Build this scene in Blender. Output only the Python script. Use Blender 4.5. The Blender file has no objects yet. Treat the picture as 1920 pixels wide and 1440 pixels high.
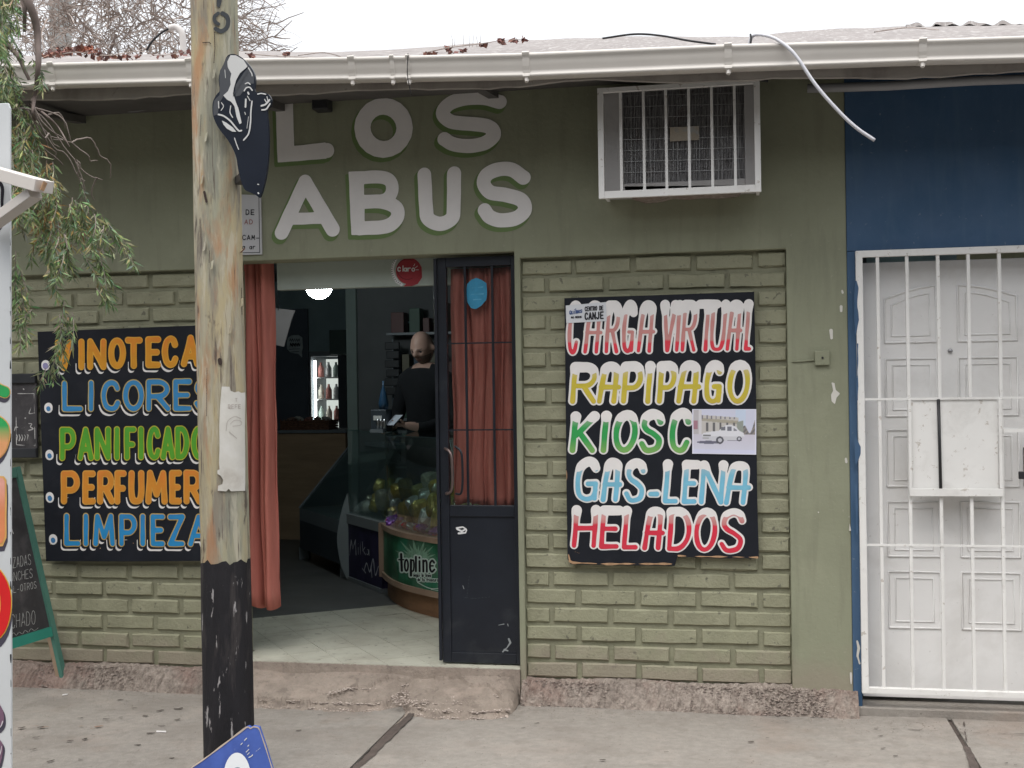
import bpy, bmesh, math, random
import numpy as np
from mathutils import Vector, Matrix
random.seed(7); rng = np.random.RandomState(7)
sc = bpy.context.scene
C = sc.collection

# ------------------------------------------------------------------ camera
FPX = 2250.0; YAW = math.radians(10.9); ROLL = 0.015
CAM = Vector((0.0, -5.74, 1.55))
Fw = Vector((-math.sin(YAW), math.cos(YAW), 0)); Rt = Vector((math.cos(YAW), math.sin(YAW), 0)); Up = Vector((0, 0, 1))
cr = Rt*math.cos(ROLL) - Up*math.sin(ROLL); cu = Up*math.cos(ROLL) + Rt*math.sin(ROLL)
cd = bpy.data.cameras.new('camera'); cam = bpy.data.objects.new('camera', cd); C.objects.link(cam)
cam.matrix_world = Matrix(((cr.x, cu.x, -Fw.x, CAM.x), (cr.y, cu.y, -Fw.y, CAM.y), (cr.z, cu.z, -Fw.z, CAM.z), (0, 0, 0, 1)))
cd.sensor_width = 36; cd.lens = 36*FPX/1920; cd.clip_end = 1500; cd.clip_start = .05
sc.camera = cam

# ------------------------------------------------------------------ sky, sun, exposure
w = bpy.data.worlds.new('World'); sc.world = w; w.use_nodes = True
nt = w.node_tree; nt.nodes.clear()
sky = nt.nodes.new('ShaderNodeTexSky'); sky.sky_type = 'NISHITA'; sky.sun_disc = False
SUN_EL, SUN_ROT = math.radians(66), math.radians(195)
sky.sun_elevation = SUN_EL; sky.sun_rotation = SUN_ROT; sky.dust_density = 4; sky.altitude = 300
mx = nt.nodes.new('ShaderNodeMixRGB'); mx.inputs[0].default_value = .82; mx.inputs[2].default_value = (10.3, 10.45, 10.65, 1)
bg = nt.nodes.new('ShaderNodeBackground'); bg.inputs[1].default_value = .115
ow = nt.nodes.new('ShaderNodeOutputWorld')
tcw = nt.nodes.new('ShaderNodeTexCoord'); spw = nt.nodes.new('ShaderNodeSeparateXYZ'); nt.links.new(tcw.outputs['Generated'], spw.inputs[0])
mrw = nt.nodes.new('ShaderNodeMapRange'); mrw.inputs[1].default_value = 0; mrw.inputs[2].default_value = 1; mrw.inputs[3].default_value = .52; mrw.inputs[4].default_value = 1.9   # overcast: brighter overhead
nt.links.new(spw.outputs[2], mrw.inputs[0]); vmw = nt.nodes.new('ShaderNodeVectorMath'); vmw.operation = 'SCALE'
nt.links.new(sky.outputs[0], mx.inputs[1]); nt.links.new(mx.outputs[0], vmw.inputs[0]); nt.links.new(mrw.outputs[0], vmw.inputs['Scale']); nt.links.new(vmw.outputs[0], bg.inputs[0]); nt.links.new(bg.outputs[0], ow.inputs[0])
sd = bpy.data.lights.new('sun', 'SUN'); sd.energy = 1.5; sd.angle = math.radians(42); sd.color = (1, .96, .9)
sun = bpy.data.objects.new('sun', sd); C.objects.link(sun)
# sun_rotation measured from +Y (north) clockwise
sdir = Vector((math.sin(SUN_ROT)*math.cos(SUN_EL), math.cos(SUN_ROT)*math.cos(SUN_EL), math.sin(SUN_EL)))
sun.rotation_euler = sdir.to_track_quat('Z', 'Y').to_euler()
sc.view_settings.view_transform = 'Standard'; sc.view_settings.look = 'None'
sc.view_settings.gamma = 1; sc.view_settings.use_curve_mapping = False; sc.view_settings.exposure = .32
sc.render.engine = 'CYCLES'

# ------------------------------------------------------------------ pixel -> place
def ray(px, py):
    return Fw + cr*((px-960)/FPX) + cu*((720-py)/FPX)
def PY(px, py, Y=0.0):
    d = ray(px, py); return CAM + d*((Y-CAM.y)/d.y)
def PZ(px, py, Z=0.0):
    d = ray(px, py); return CAM + d*((Z-CAM.z)/d.z)
def PT(px, py, t): return CAM + ray(px, py)*t
class Plane:
    def __init__(s, o, eu, ev):
        s.o = Vector(o); s.eu = Vector(eu).normalized(); s.ev = Vector(ev).normalized(); s.n = s.eu.cross(s.ev)
    def uv(s, px, py):
        d = ray(px, py); t = (s.o-CAM).dot(s.n)/d.dot(s.n); q = CAM + d*t - s.o
        return (q.dot(s.eu), q.dot(s.ev))
    def xyz(s, u, v, off=0.0): return s.o + s.eu*u + s.ev*v + s.n*off
def W(Y): return Plane((0, Y, 0), (1, 0, 0), (0, 0, 1))

# ------------------------------------------------------------------ object helpers
def lin(c):
    c = c/255.0
    return c/12.92 if c <= .04045 else ((c+.055)/1.055)**2.4
def S(r, g, b): return (lin(r), lin(g), lin(b))
def kids(o, name): pass
def tag(o, label=None, cat=None, group=None, kind=None):
    if label: o['label'] = label
    if cat: o['category'] = cat
    if group: o['group'] = group
    if kind: o['kind'] = kind
    return o
def empty(name, loc=(0, 0, 0), **k):
    o = bpy.data.objects.new(name, None); C.objects.link(o); o.location = loc; o.empty_display_size = .1
    return tag(o, **k)
def put(o, parent):
    if parent is not None:
        o.parent = parent
        o.matrix_parent_inverse = Matrix.Translation(-Vector(parent.location))
class MB:
    def __init__(s): s.v = []; s.f = []; s.col = []
    def add(s, vs, fs, col=None):
        b = len(s.v); s.v += [tuple(v) for v in vs]; s.f += [tuple(i+b for i in f) for f in fs]
        if col is not None: s.col += [col]*len(vs)
        return s
    def box(s, x0, x1, y0, y1, z0, z1):
        return s.add([(x0,y0,z0),(x1,y0,z0),(x1,y1,z0),(x0,y1,z0),(x0,y0,z1),(x1,y0,z1),(x1,y1,z1),(x0,y1,z1)],
                     [(0,3,2,1),(4,5,6,7),(0,1,5,4),(1,2,6,5),(2,3,7,6),(3,0,4,7)])
    def quadprism(s, a, b, c, d, depth):      # front quad a,b,c,d and its copy moved by depth
        dv = Vector(depth); p = [Vector(q) for q in (a, b, c, d)]
        return s.add(p + [q+dv for q in p], [(0,1,2,3),(7,6,5,4),(0,4,5,1),(1,5,6,2),(2,6,7,3),(3,7,4,0)])
    def prism(s, poly, depth):
        n = len(poly); dv = Vector(depth); p = [Vector(q) for q in poly]
        return s.add(p+[q+dv for q in p], [tuple(range(n)), tuple(range(2*n-1, n-1, -1))]+[((i+1)%n, i, i+n, (i+1)%n+n) for i in range(n)])
    def bar(s, a, b, wd, hd, up=(0, 0, 1)):   # rectangular bar a->b
        a = Vector(a); b = Vector(b); d = (b-a).normalized(); u = Vector(up)
        if abs(d.dot(u)) > .95: u = Vector((0, 1, 0))
        x = d.cross(u).normalized()*wd/2; y = d.cross(x).normalized()*hd/2
        return s.add([a-x-y, a+x-y, a+x+y, a-x+y, b-x-y, b+x-y, b+x+y, b-x+y],
                     [(0,3,2,1),(4,5,6,7),(0,1,5,4),(1,2,6,5),(2,3,7,6),(3,0,4,7)])
    def tube(s, pts, r, n=6, cap=True):
        pts = [Vector(p) for p in pts]; rs = r if hasattr(r, '__len__') else [r]*len(pts)
        rings = []; prev = None
        for i, p in enumerate(pts):
            d = (pts[min(i+1, len(pts)-1)] - pts[max(i-1, 0)])
            d = d.normalized() if d.length > 1e-9 else Vector((0, 0, 1))
            x = prev - d*prev.dot(d) if prev is not None else d.orthogonal()
            if x.length < 1e-6: x = d.orthogonal()
            x.normalize(); prev = x; y = d.cross(x)
            rings.append([p + (x*math.cos(2*math.pi*k/n)+y*math.sin(2*math.pi*k/n))*rs[i] for k in range(n)])
        vs = [q for rg in rings for q in rg]; fs = []
        for i in range(len(pts)-1):
            for k in range(n): fs.append((i*n+k, i*n+(k+1)%n, (i+1)*n+(k+1)%n, (i+1)*n+k))
        if cap: fs += [tuple(range(n-1, -1, -1)), tuple((len(pts)-1)*n+k for k in range(n))]
        return s.add(vs, fs)
    def lathe(s, prof, c, n=24, axis='z'):
        c = Vector(c); vs = []; fs = []
        for (r, h) in prof:
            for k in range(n):
                a = 2*math.pi*k/n; p = (r*math.cos(a), r*math.sin(a), h)
                if axis == 'y': p = (p[0], p[2], p[1])
                if axis == 'x': p = (p[2], p[0], p[1])
                vs.append(c+Vector(p))
        for i in range(len(prof)-1):
            for k in range(n): fs.append((i*n+k, i*n+(k+1)%n, (i+1)*n+(k+1)%n, (i+1)*n+k))
        return s.add(vs, fs)
    def grid(s, fn, nu, nv):
        vs = [fn(i/nu, j/nv) for j in range(nv+1) for i in range(nu+1)]
        fs = [(j*(nu+1)+i, j*(nu+1)+i+1, (j+1)*(nu+1)+i+1, (j+1)*(nu+1)+i) for j in range(nv) for i in range(nu)]
        return s.add(vs, fs)
    def mesh(s, name):
        me = bpy.data.meshes.new(name); me.from_pydata(s.v, [], s.f)
        if s.col and len(s.col) == len(s.v):
            a = me.color_attributes.new('Col', 'FLOAT_COLOR', 'POINT')
            a.data.foreach_set('color', np.array([(c[0], c[1], c[2], 1) for c in s.col], dtype=np.float32).ravel())
        me.update(); return me
    def build(s, name, mat, parent=None, smooth=False, bevel=0, fixn=False, **k):
        me = s.mesh(name)
        if mat is not None: me.materials.append(mat)
        if fixn:
            bm = bmesh.new(); bm.from_mesh(me); bmesh.ops.recalc_face_normals(bm, faces=bm.faces); bm.to_mesh(me); bm.free()
        o = bpy.data.objects.new(name, me); C.objects.link(o); put(o, parent)
        if smooth:
            for p in me.polygons: p.use_smooth = True
        if bevel:
            m = o.modifiers.new('bevel', 'BEVEL'); m.width = bevel; m.segments = 2; m.limit_method = 'ANGLE'; m.angle_limit = math.radians(40)
        return tag(o, **k)

# ------------------------------------------------------------------ materials
MATS = {}
def M(name, col=(.5, .5, .5), rough=.8, var=.12, scale=3.0, bump=.15, bscale=60.0, bdist=.002, stains=(), metal=0.0, spec=.3,
      stretch=(1, 1, 1), attr=False, emit=None, estr=1.0, coat=0.0):
    if name in MATS: return MATS[name]
    m = bpy.data.materials.new(name); m.use_nodes = True; n = m.node_tree.nodes; l = m.node_tree.links
    b = n['Principled BSDF']; b.inputs['Roughness'].default_value = rough; b.inputs['Metallic'].default_value = metal
    b.inputs['Specular IOR Level'].default_value = spec
    if coat: b.inputs['Coat Weight'].default_value = coat
    geo = n.new('ShaderNodeNewGeometry')
    def noise(sc_, st, det=6, dist=0.0):
        mp = n.new('ShaderNodeMapping'); mp.inputs['Scale'].default_value = st; l.new(geo.outputs['Position'], mp.inputs['Vector'])
        t = n.new('ShaderNodeTexNoise'); t.inputs['Scale'].default_value = sc_; t.inputs['Detail'].default_value = det
        t.inputs['Distortion'].default_value = dist; t.inputs['Roughness'].default_value = .62
        l.new(mp.outputs[0], t.inputs['Vector']); return t
    if attr:
        at = n.new('ShaderNodeAttribute'); at.attribute_name = 'Col'; cur = at.outputs['Color']
    else:
        rg = n.new('ShaderNodeRGB'); rg.outputs[0].default_value = (*col, 1); cur = rg.outputs[0]
    if var:
        t = noise(scale, stretch)
        mr = n.new('ShaderNodeMapRange'); mr.inputs[1].default_value = .3; mr.inputs[2].default_value = .7
        mr.inputs[3].default_value = 1-var; mr.inputs[4].default_value = 1+var; l.new(t.outputs['Fac'], mr.inputs[0])
        mm = n.new('ShaderNodeVectorMath'); mm.operation = 'SCALE'; l.new(cur, mm.inputs[0]); l.new(mr.outputs[0], mm.inputs['Scale']); cur = mm.outputs[0]
    for st in stains:
        c2, s2, lo, hi, amt = st[:5]; str_ = st[5] if len(st) > 5 else (1, 1, 1)
        t = noise(s2, str_, 8, .3)
        mr = n.new('ShaderNodeMapRange'); mr.inputs[1].default_value = lo; mr.inputs[2].default_value = hi
        mr.inputs[3].default_value = 0; mr.inputs[4].default_value = amt; l.new(t.outputs['Fac'], mr.inputs[0])
        x = n.new('ShaderNodeMixRGB'); x.inputs[2].default_value = (*c2, 1); l.new(mr.outputs[0], x.inputs[0]); l.new(cur, x.inputs[1]); cur = x.outputs[0]
    l.new(cur, b.inputs['Base Color'])
    if emit:
        b.inputs['Emission Color'].default_value = (*emit, 1); b.inputs['Emission Strength'].default_value = estr
    if bump:
        t = noise(bscale, stretch); bp = n.new('ShaderNodeBump'); bp.inputs['Strength'].default_value = bump; bp.inputs['Distance'].default_value = bdist
        l.new(t.outputs['Fac'], bp.inputs['Height']); l.new(bp.outputs[0], b.inputs['Normal'])
    MATS[name] = m; return m
def glassmat(name, tint=(.9, .95, .95), gl=.08, rough=.03):
    if name in MATS: return MATS[name]
    m = bpy.data.materials.new(name); m.use_nodes = True; n = m.node_tree.nodes; l = m.node_tree.links; n.clear()
    tr = n.new('ShaderNodeBsdfTransparent'); tr.inputs[0].default_value = (*tint, 1)
    g = n.new('ShaderNodeBsdfGlossy'); g.inputs['Roughness'].default_value = rough; g.inputs[0].default_value = (1, 1, 1, 1)
    fr = n.new('ShaderNodeLayerWeight'); fr.inputs[0].default_value = .25
    mr = n.new('ShaderNodeMapRange'); mr.inputs[3].default_value = gl; mr.inputs[4].default_value = .7; l.new(fr.outputs['Facing'], mr.inputs[0])
    x = n.new('ShaderNodeMixShader'); o = n.new('ShaderNodeOutputMaterial')
    l.new(mr.outputs[0], x.inputs[0]); l.new(tr.outputs[0], x.inputs[1]); l.new(g.outputs[0], x.inputs[2]); l.new(x.outputs[0], o.inputs[0])
    MATS[name] = m; return m

OLIVE = (.275, .285, .20)
def zdust(m, col, z0, z1, amt, sc_=6):     # dust splashed up from the pavement: broken by noise
    n = m.node_tree.nodes; l = m.node_tree.links; b = n['Principled BSDF']
    src = b.inputs['Base Color'].links[0].from_socket
    geo = n.new('ShaderNodeNewGeometry'); sp = n.new('ShaderNodeSeparateXYZ'); l.new(geo.outputs['Position'], sp.inputs[0])
    t = n.new('ShaderNodeTexNoise'); t.inputs['Scale'].default_value = sc_; t.inputs['Detail'].default_value = 7; l.new(geo.outputs['Position'], t.inputs['Vector'])
    a = n.new('ShaderNodeMapRange'); a.inputs[1].default_value = z0; a.inputs[2].default_value = z1; a.inputs[3].default_value = .75; a.inputs[4].default_value = -.25
    l.new(sp.outputs[2], a.inputs[0])
    s = n.new('ShaderNodeMath'); s.operation = 'ADD'; l.new(a.outputs[0], s.inputs[0]); l.new(t.outputs['Fac'], s.inputs[1])
    r = n.new('ShaderNodeMapRange'); r.inputs[1].default_value = .55; r.inputs[2].default_value = .95; r.inputs[4].default_value = amt; l.new(s.outputs[0], r.inputs[0])
    x = n.new('ShaderNodeMixRGB'); x.inputs[2].default_value = (*col, 1); l.new(r.outputs[0], x.inputs[0]); l.new(src, x.inputs[1]); l.new(x.outputs[0], b.inputs['Base Color'])
m_wall = M('olive_paint', OLIVE, .75, .07, 2.2, .6, 38, .004, stains=[((.215, .22, .15), 1.5, .48, .66, .4), ((.36, .36, .26), 4, .55, .7, .3), ((.20, .20, .145), 5, .52, .64, .35, (3, 1, .35)), ((.37, .36, .28), 55, .64, .68, .5)], spec=.25)
m_brick = M('olive_brick_paint', (.295, .292, .20), .7, .1, 7, .9, 70, .005, stains=[((.215, .215, .15), 3, .48, .66, .45), ((.37, .36, .26), 11, .55, .66, .35), ((.10, .095, .075), 30, .62, .66, .7)], spec=.25)
m_mortar = M('olive_mortar', (.26, .258, .178), .85, .1, 10, .9, 50, .005, stains=[((.1, .09, .07), 14, .6, .75, .5)])
zdust(m_wall, (.30, .25, .20), .06, .45, .55); zdust(m_brick, (.31, .26, .21), .06, .40, .6, 9)
m_blue = M('blue_paint', (.058, .112, .20), .6, .1, 2.5, .3, 35, .003, stains=[((.03, .085, .17), 3, .46, .66, .55), ((.08, .14, .22), 6, .52, .66, .4, (3, 1, .35)), ((.25, .28, .32), 45, .66, .70, .5)], spec=.3)
m_conc = M('pavement_concrete', (.30, .275, .245), .85, .12, 26, .8, 90, .005,
           stains=[((.225, .20, .175), 1.7, .46, .66, .6, (1, 2.2, 1)), ((.41, .355, .31), 3.4, .54, .72, .45), ((.20, .175, .15), 9, .54, .66, .35), ((.12, .10, .085), 75, .645, .69, .7), ((.45, .41, .37), 90, .64, .69, .6), ((.30, .215, .165), 1.3, .56, .68, .3)])
m_step = M('step_concrete', (.315, .265, .222), .9, .14, 22, .9, 80, .007, stains=[((.215, .175, .145), 2.6, .46, .62, .65), ((.41, .335, .28), 5, .54, .66, .6), ((.16, .13, .11), 14, .56, .64, .5), ((.11, .09, .08), 70, .64, .68, .6)])
m_plinth = M('rough_plinth', (.34, .29, .25), .95, .3, 40, 1.0, 90, .014, stains=[((.16, .125, .105), 34, .52, .62, .6), ((.46, .39, .34), 48, .54, .62, .7), ((.27, .16, .13), 2.6, .50, .62, .5), ((.17, .145, .125), 1.7, .5, .62, .5)])
m_tar = M('joint_tar', (.10, .08, .07), .9, .25, 20, .8, 60, .005)
m_fascia = M('weathered_fascia', (.36, .335, .31), .85, .15, 4, .5, 40, .004, stains=[((.17, .15, .14), 5, .5, .7, .6, (1, 1, .3)), ((.09, .08, .08), 14, .62, .7, .6)], stretch=(1, 1, 3))
m_gutter = M('cream_gutter', (.62, .585, .54), .4, .05, 3, .05, 20, .001, stains=[((.42, .37, .33), 4, .58, .8, .35, (.4, 1, 2))], spec=.5)
m_roof = M('old_roof_sheet', (.25, .228, .218), .9, .15, 6, .6, 40, .004, stains=[((.22, .19, .185), 7, .54, .66, .5, (1.6, .3, 1)), ((.42, .40, .385), 14, .52, .64, .7, (3, .3, 1)), ((.17, .13, .12), 20, .62, .70, .5, (3, .5, 1))])
m_dark = M('dark_soffit', (.10, .095, .09), .9, .2)
m_white = M('white_enamel', (.80, .79, .765), .45, .06, 3, .2, 60, .001, stains=[((.40, .34, .28), 30, .62, .66, .6), ((.5, .48, .45), 6, .52, .66, .35)], spec=.45)
m_wdoor = M('white_steel_door', (.80, .79, .775), .45, .03, 2, .1, 30, .001, stains=[((.56, .54, .51), 3.5, .50, .66, .35), ((.45, .42, .38), 40, .65, .69, .4)], spec=.4)
m_board = M('black_board_paint', (.013, .015, .021), .6, .25, 4, .2, 40, .001, stains=[((.035, .036, .042), 7, .55, .75, .4)], spec=.2)
m_ply = M('chipped_plywood', (.42, .26, .15), .85, .3, 25, .5, 60, .003)
m_bdoor = M('black_door_steel', (.014, .017, .024), .38, .2, 5, .15, 40, .001, stains=[((.05, .055, .06), 6, .6, .72, .35)], spec=.4)
m_curt = M('salmon_cloth', (.47, .165, .13), .95, .14, 5, .5, 150, .001, stretch=(4, 4, .5), stains=[((.36, .13, .11), 4, .46, .66, .4, (3, 3, .4)), ((.58, .26, .20), 7, .54, .68, .35, (4, 4, .6))], spec=.05)
m_sdw = M('street_asphalt', (.06, .058, .055), .9, .2, 8, .6, 60, .004)
m_letW = M('letter_white', (.80, .775, .76), .6, .05, 6, .1, spec=.3)
m_letG = M('letter_shadow_green', (.15, .22, .085), .7, .1, 5, .1)
m_vc = M('painted_colours', attr=True, rough=.55, var=.08, scale=14, bump=.08, spec=.3)
m_vcp = M('printed_paper', attr=True, rough=.7, var=.02, scale=14, bump=0, spec=.2)
m_rust = M('rust', (.18, .08, .05), .9, .3, 20, .5)

# ------------------------------------------------------------------ stroke lettering
def cat(pts, n=6, closed=False):
    P = [np.array(p, float) for p in pts]; out = []
    N = len(P); rngk = range(N if closed else N-1)
    for i in rngk:
        p0 = P[(i-1) % N] if (closed or i > 0) else 2*P[0]-P[1]
        p1 = P[i % N]; p2 = P[(i+1) % N]; p3 = P[(i+2) % N] if (closed or i+2 < N) else 2*P[-1]-P[-2]
        for k in range(n):
            t = k/n
            out.append(tuple(.5*((2*p1)+(-p0+p2)*t+(2*p0-5*p1+4*p2-p3)*t*t+(-p0+3*p1-3*p2+p3)*t**3)))
    out.append(tuple(P[0] if closed else P[-1])); return out
def ell(cx, cy, rx, ry, a0=0, a1=360, n=20):
    return [(cx+rx*math.cos(math.radians(a0+(a1-a0)*k/n)), cy+ry*math.sin(math.radians(a0+(a1-a0)*k/n))) for k in range(n+1)]
Sp = cat([(.95, .80), (.78, .95), (.48, 1), (.15, .9), (.06, .72), (.25, .57), (.62, .46), (.94, .3), (.88, .08), (.55, 0), (.25, .02), (.02, .18)])
Cp = cat([(.95, .78), (.8, .95), (.5, 1), (.18, .86), (.04, .5), (.18, .13), (.5, 0), (.8, .04), (.98, .22)])
bowl = lambda y0, y1, x1=.95: [(0, y1), (.55, y1)] + ell(.5, (y0+y1)/2, x1-.5, (y1-y0)/2, 80, -80, 10) + [(.5, y0), (0, y0)]
FONT = {
 'A': [[(0, 0), (.5, 1), (1, 0)], [(.2, .3), (.8, .3)]],
 '@': [cat([(0, 0), (.1, .55), (.25, .92), (.55, 1), (.85, .9), (.88, .5), (.86, 0)]), [(.05, .42), (1.08, .42)]],
 'B': [[(0, 0), (0, 1)], bowl(.52, 1, .9), bowl(0, .52, 1)],
 'C': [Cp], 'D': [[(0, 0), (0, 1)], [(0, 1), (.4, 1)]+ell(.35, .5, .63, .5, 80, -80, 14)+[(.4, 0), (0, 0)]],
 'E': [[(1, 1), (0, 1), (0, 0), (1, 0)], [(0, .5), (.85, .5)]], 'F': [[(1, 1), (0, 1), (0, 0)], [(0, .46), (.85, .46)]],
 'G': [cat([(.92, .82), (.75, .97), (.45, 1), (.15, .84), (.03, .5), (.15, .13), (.5, 0), (.85, .06), (.98, .25)]), [(.96, 0.02), (.96, .42), (.58, .42)]],
 'H': [[(0, 0), (0, 1)], [(1, 0), (1, 1)], [(0, .5), (1, .5)]], 'I': [[(.5, 0), (.5, 1)]],
 'J': [cat([(.8, 1), (.8, .3), (.6, .02), (.25, 0), (0, .2)])],
 'K': [[(0, 0), (0, 1)], [(.95, 1), (.1, .45)], [(.25, .55), (1, 0)]], 'L': [[(0, 1), (0, 0), (1, 0)]],
 'M': [[(0, 0), (.1, 1), (.5, .25), (.9, 1), (1, 0)]], 'N': [[(0, 0), (0, 1), (1, 0), (1, 1)]],
 'O': [ell(.5, .5, .5, .5, 0, 360, 24)], 'P': [[(0, 0), (0, 1)], bowl(.4, 1)], 'Q': [ell(.5, .5, .5, .5), [(.6, .3), (1, -.05)]],
 'R': [[(0, 0), (0, 1)], bowl(.46, 1), [(.45, .46), (1, 0)]], 'S': [Sp], 'T': [[(0, 1), (1, 1)], [(.5, 1), (.5, 0)]],
 'U': [cat([(0, 1), (0, .35), (.15, .06), (.5, 0), (.85, .06), (1, .35), (1, 1)])], 'V': [[(0, 1), (.5, 0), (1, 1)]],
 'Z': [[(0, 1), (1, 1), (0, 0), (1, 0)]], '-': [[(0, .35), (1, .35)]], '.': [[(.5, 0), (.5, .02)]],
 'l': [[(.5, 0), (.5, 1.35)]], 'i': [[(.5, 0), (.5, .78)], [(.5, 1.15), (.5, 1.2)]], 'o': [ell(.5, .4, .5, .4)], 't': [[(.4, 1.3), (.4, .1), (.9, 0)], [(0, .85), (.9, .85)]],
 'p': [[(0, -.45), (0, .8)], [(0, .8), (.5, .8), (1, .6), (1, .2), (.5, 0), (0, 0)]], 'n': [[(0, 0), (0, .8)], cat([(0, .6), (.4, .8), (.95, .65), (1, 0)])],
 'e': [cat([(.95, .15), (.5, 0), (.05, .2), (.05, .6), (.5, .8), (.95, .62)]), [(.05, .4), (.7, .4)]], 'a': [ell(.45, .4, .45, .4), [(1, .8), (1, 0)]],
 'r': [[(0, 0), (0, .8)], [(0, .5), (.4, .8), (.9, .8)]], 's': [[(x, y*.8) for x, y in Sp]], 'u': [cat([(0, .8), (0, .2), (.4, 0), (.9, .2), (.9, .8)]), [(.9, .8), (1, 0)]],
 'm': [[(0, 0), (0, .8)], cat([(0, .6), (.25, .8), (.5, .6), (.5, 0)]), cat([(.5, .6), (.75, .8), (1, .6), (1, 0)])],
 'g': [ell(.45, .4, .45, .4), cat([(1, .8), (1, -.2), (.6, -.42), (.1, -.3)])], 'd': [ell(.45, .4, .45, .4), [(1, 1.3), (1, 0)]], 'c': [[(x, y*.8) for x, y in Cp]],
 'k': [[(0, 0), (0, 1.3)], [(.8, .8), (.1, .35)], [(.3, .45), (1, 0)]], 'v': [[(0, .8), (.5, 0), (1, .8)]], 'f': [cat([(1, 1.3), (.6, 1.35), (.4, 1.1), (.4, 0)]), [(0, .75), (.9, .75)]],
 '3': [cat([(0, .95), (.5, 1), (.9, .8), (.5, .55)]), cat([(.5, .55), (1, .3), (.6, 0), (0, .08)])],
}
def word(chars, boxes, top, bot, r, slant=0.0):
    """strokes (lists of pixel points, r) for the characters; boxes = (x0, x1) outer; top/bot = (y at first x, y at last x)"""
    out = []; X0 = boxes[0][0]; X1 = boxes[-1][1]
    for ch, bx in zip(chars, boxes):
        x0, x1 = bx[0]+r, bx[1]-r
        if ch == 'I': x0 = x1 = (bx[0]+bx[1])/2
        k = ((bx[0]+bx[1])/2-X0)/max(X1-X0, 1)
        yt = top[0]+(top[1]-top[0])*k + r; yb = bot[0]+(bot[1]-bot[0])*k - r
        if len(bx) == 4: yt, yb = bx[2]+r, bx[3]-r
        for st in FONT[ch]:
            out.append(('s', [(x0+(x1-x0)*x + slant*(y-.5), yb+(yt-yb)*y) for x, y in st], r))
    return out
def text(s, x, y, h, wd, r, dy=0.0, gap=None):
    """small one-line text: left x, baseline y, cap height h, letter width wd"""
    gap = wd*1.45 if gap is None else gap; out = []; cx = x
    for ch in s:
        if ch != ' ':
            for st in FONT[ch]:
                out.append(('s', [(cx+wd*px_, y-h*py_+dy*(cx+wd*px_-x)) for px_, py_ in st], r))
        cx += gap*(.6 if ch in 'Iil.' else 1)
    return out
def shift(sh, dx, dy, dr=0.0):
    return [(k, [(x+dx, y+dy) for x, y in pts], r+dr) for k, pts, r in sh]
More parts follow.
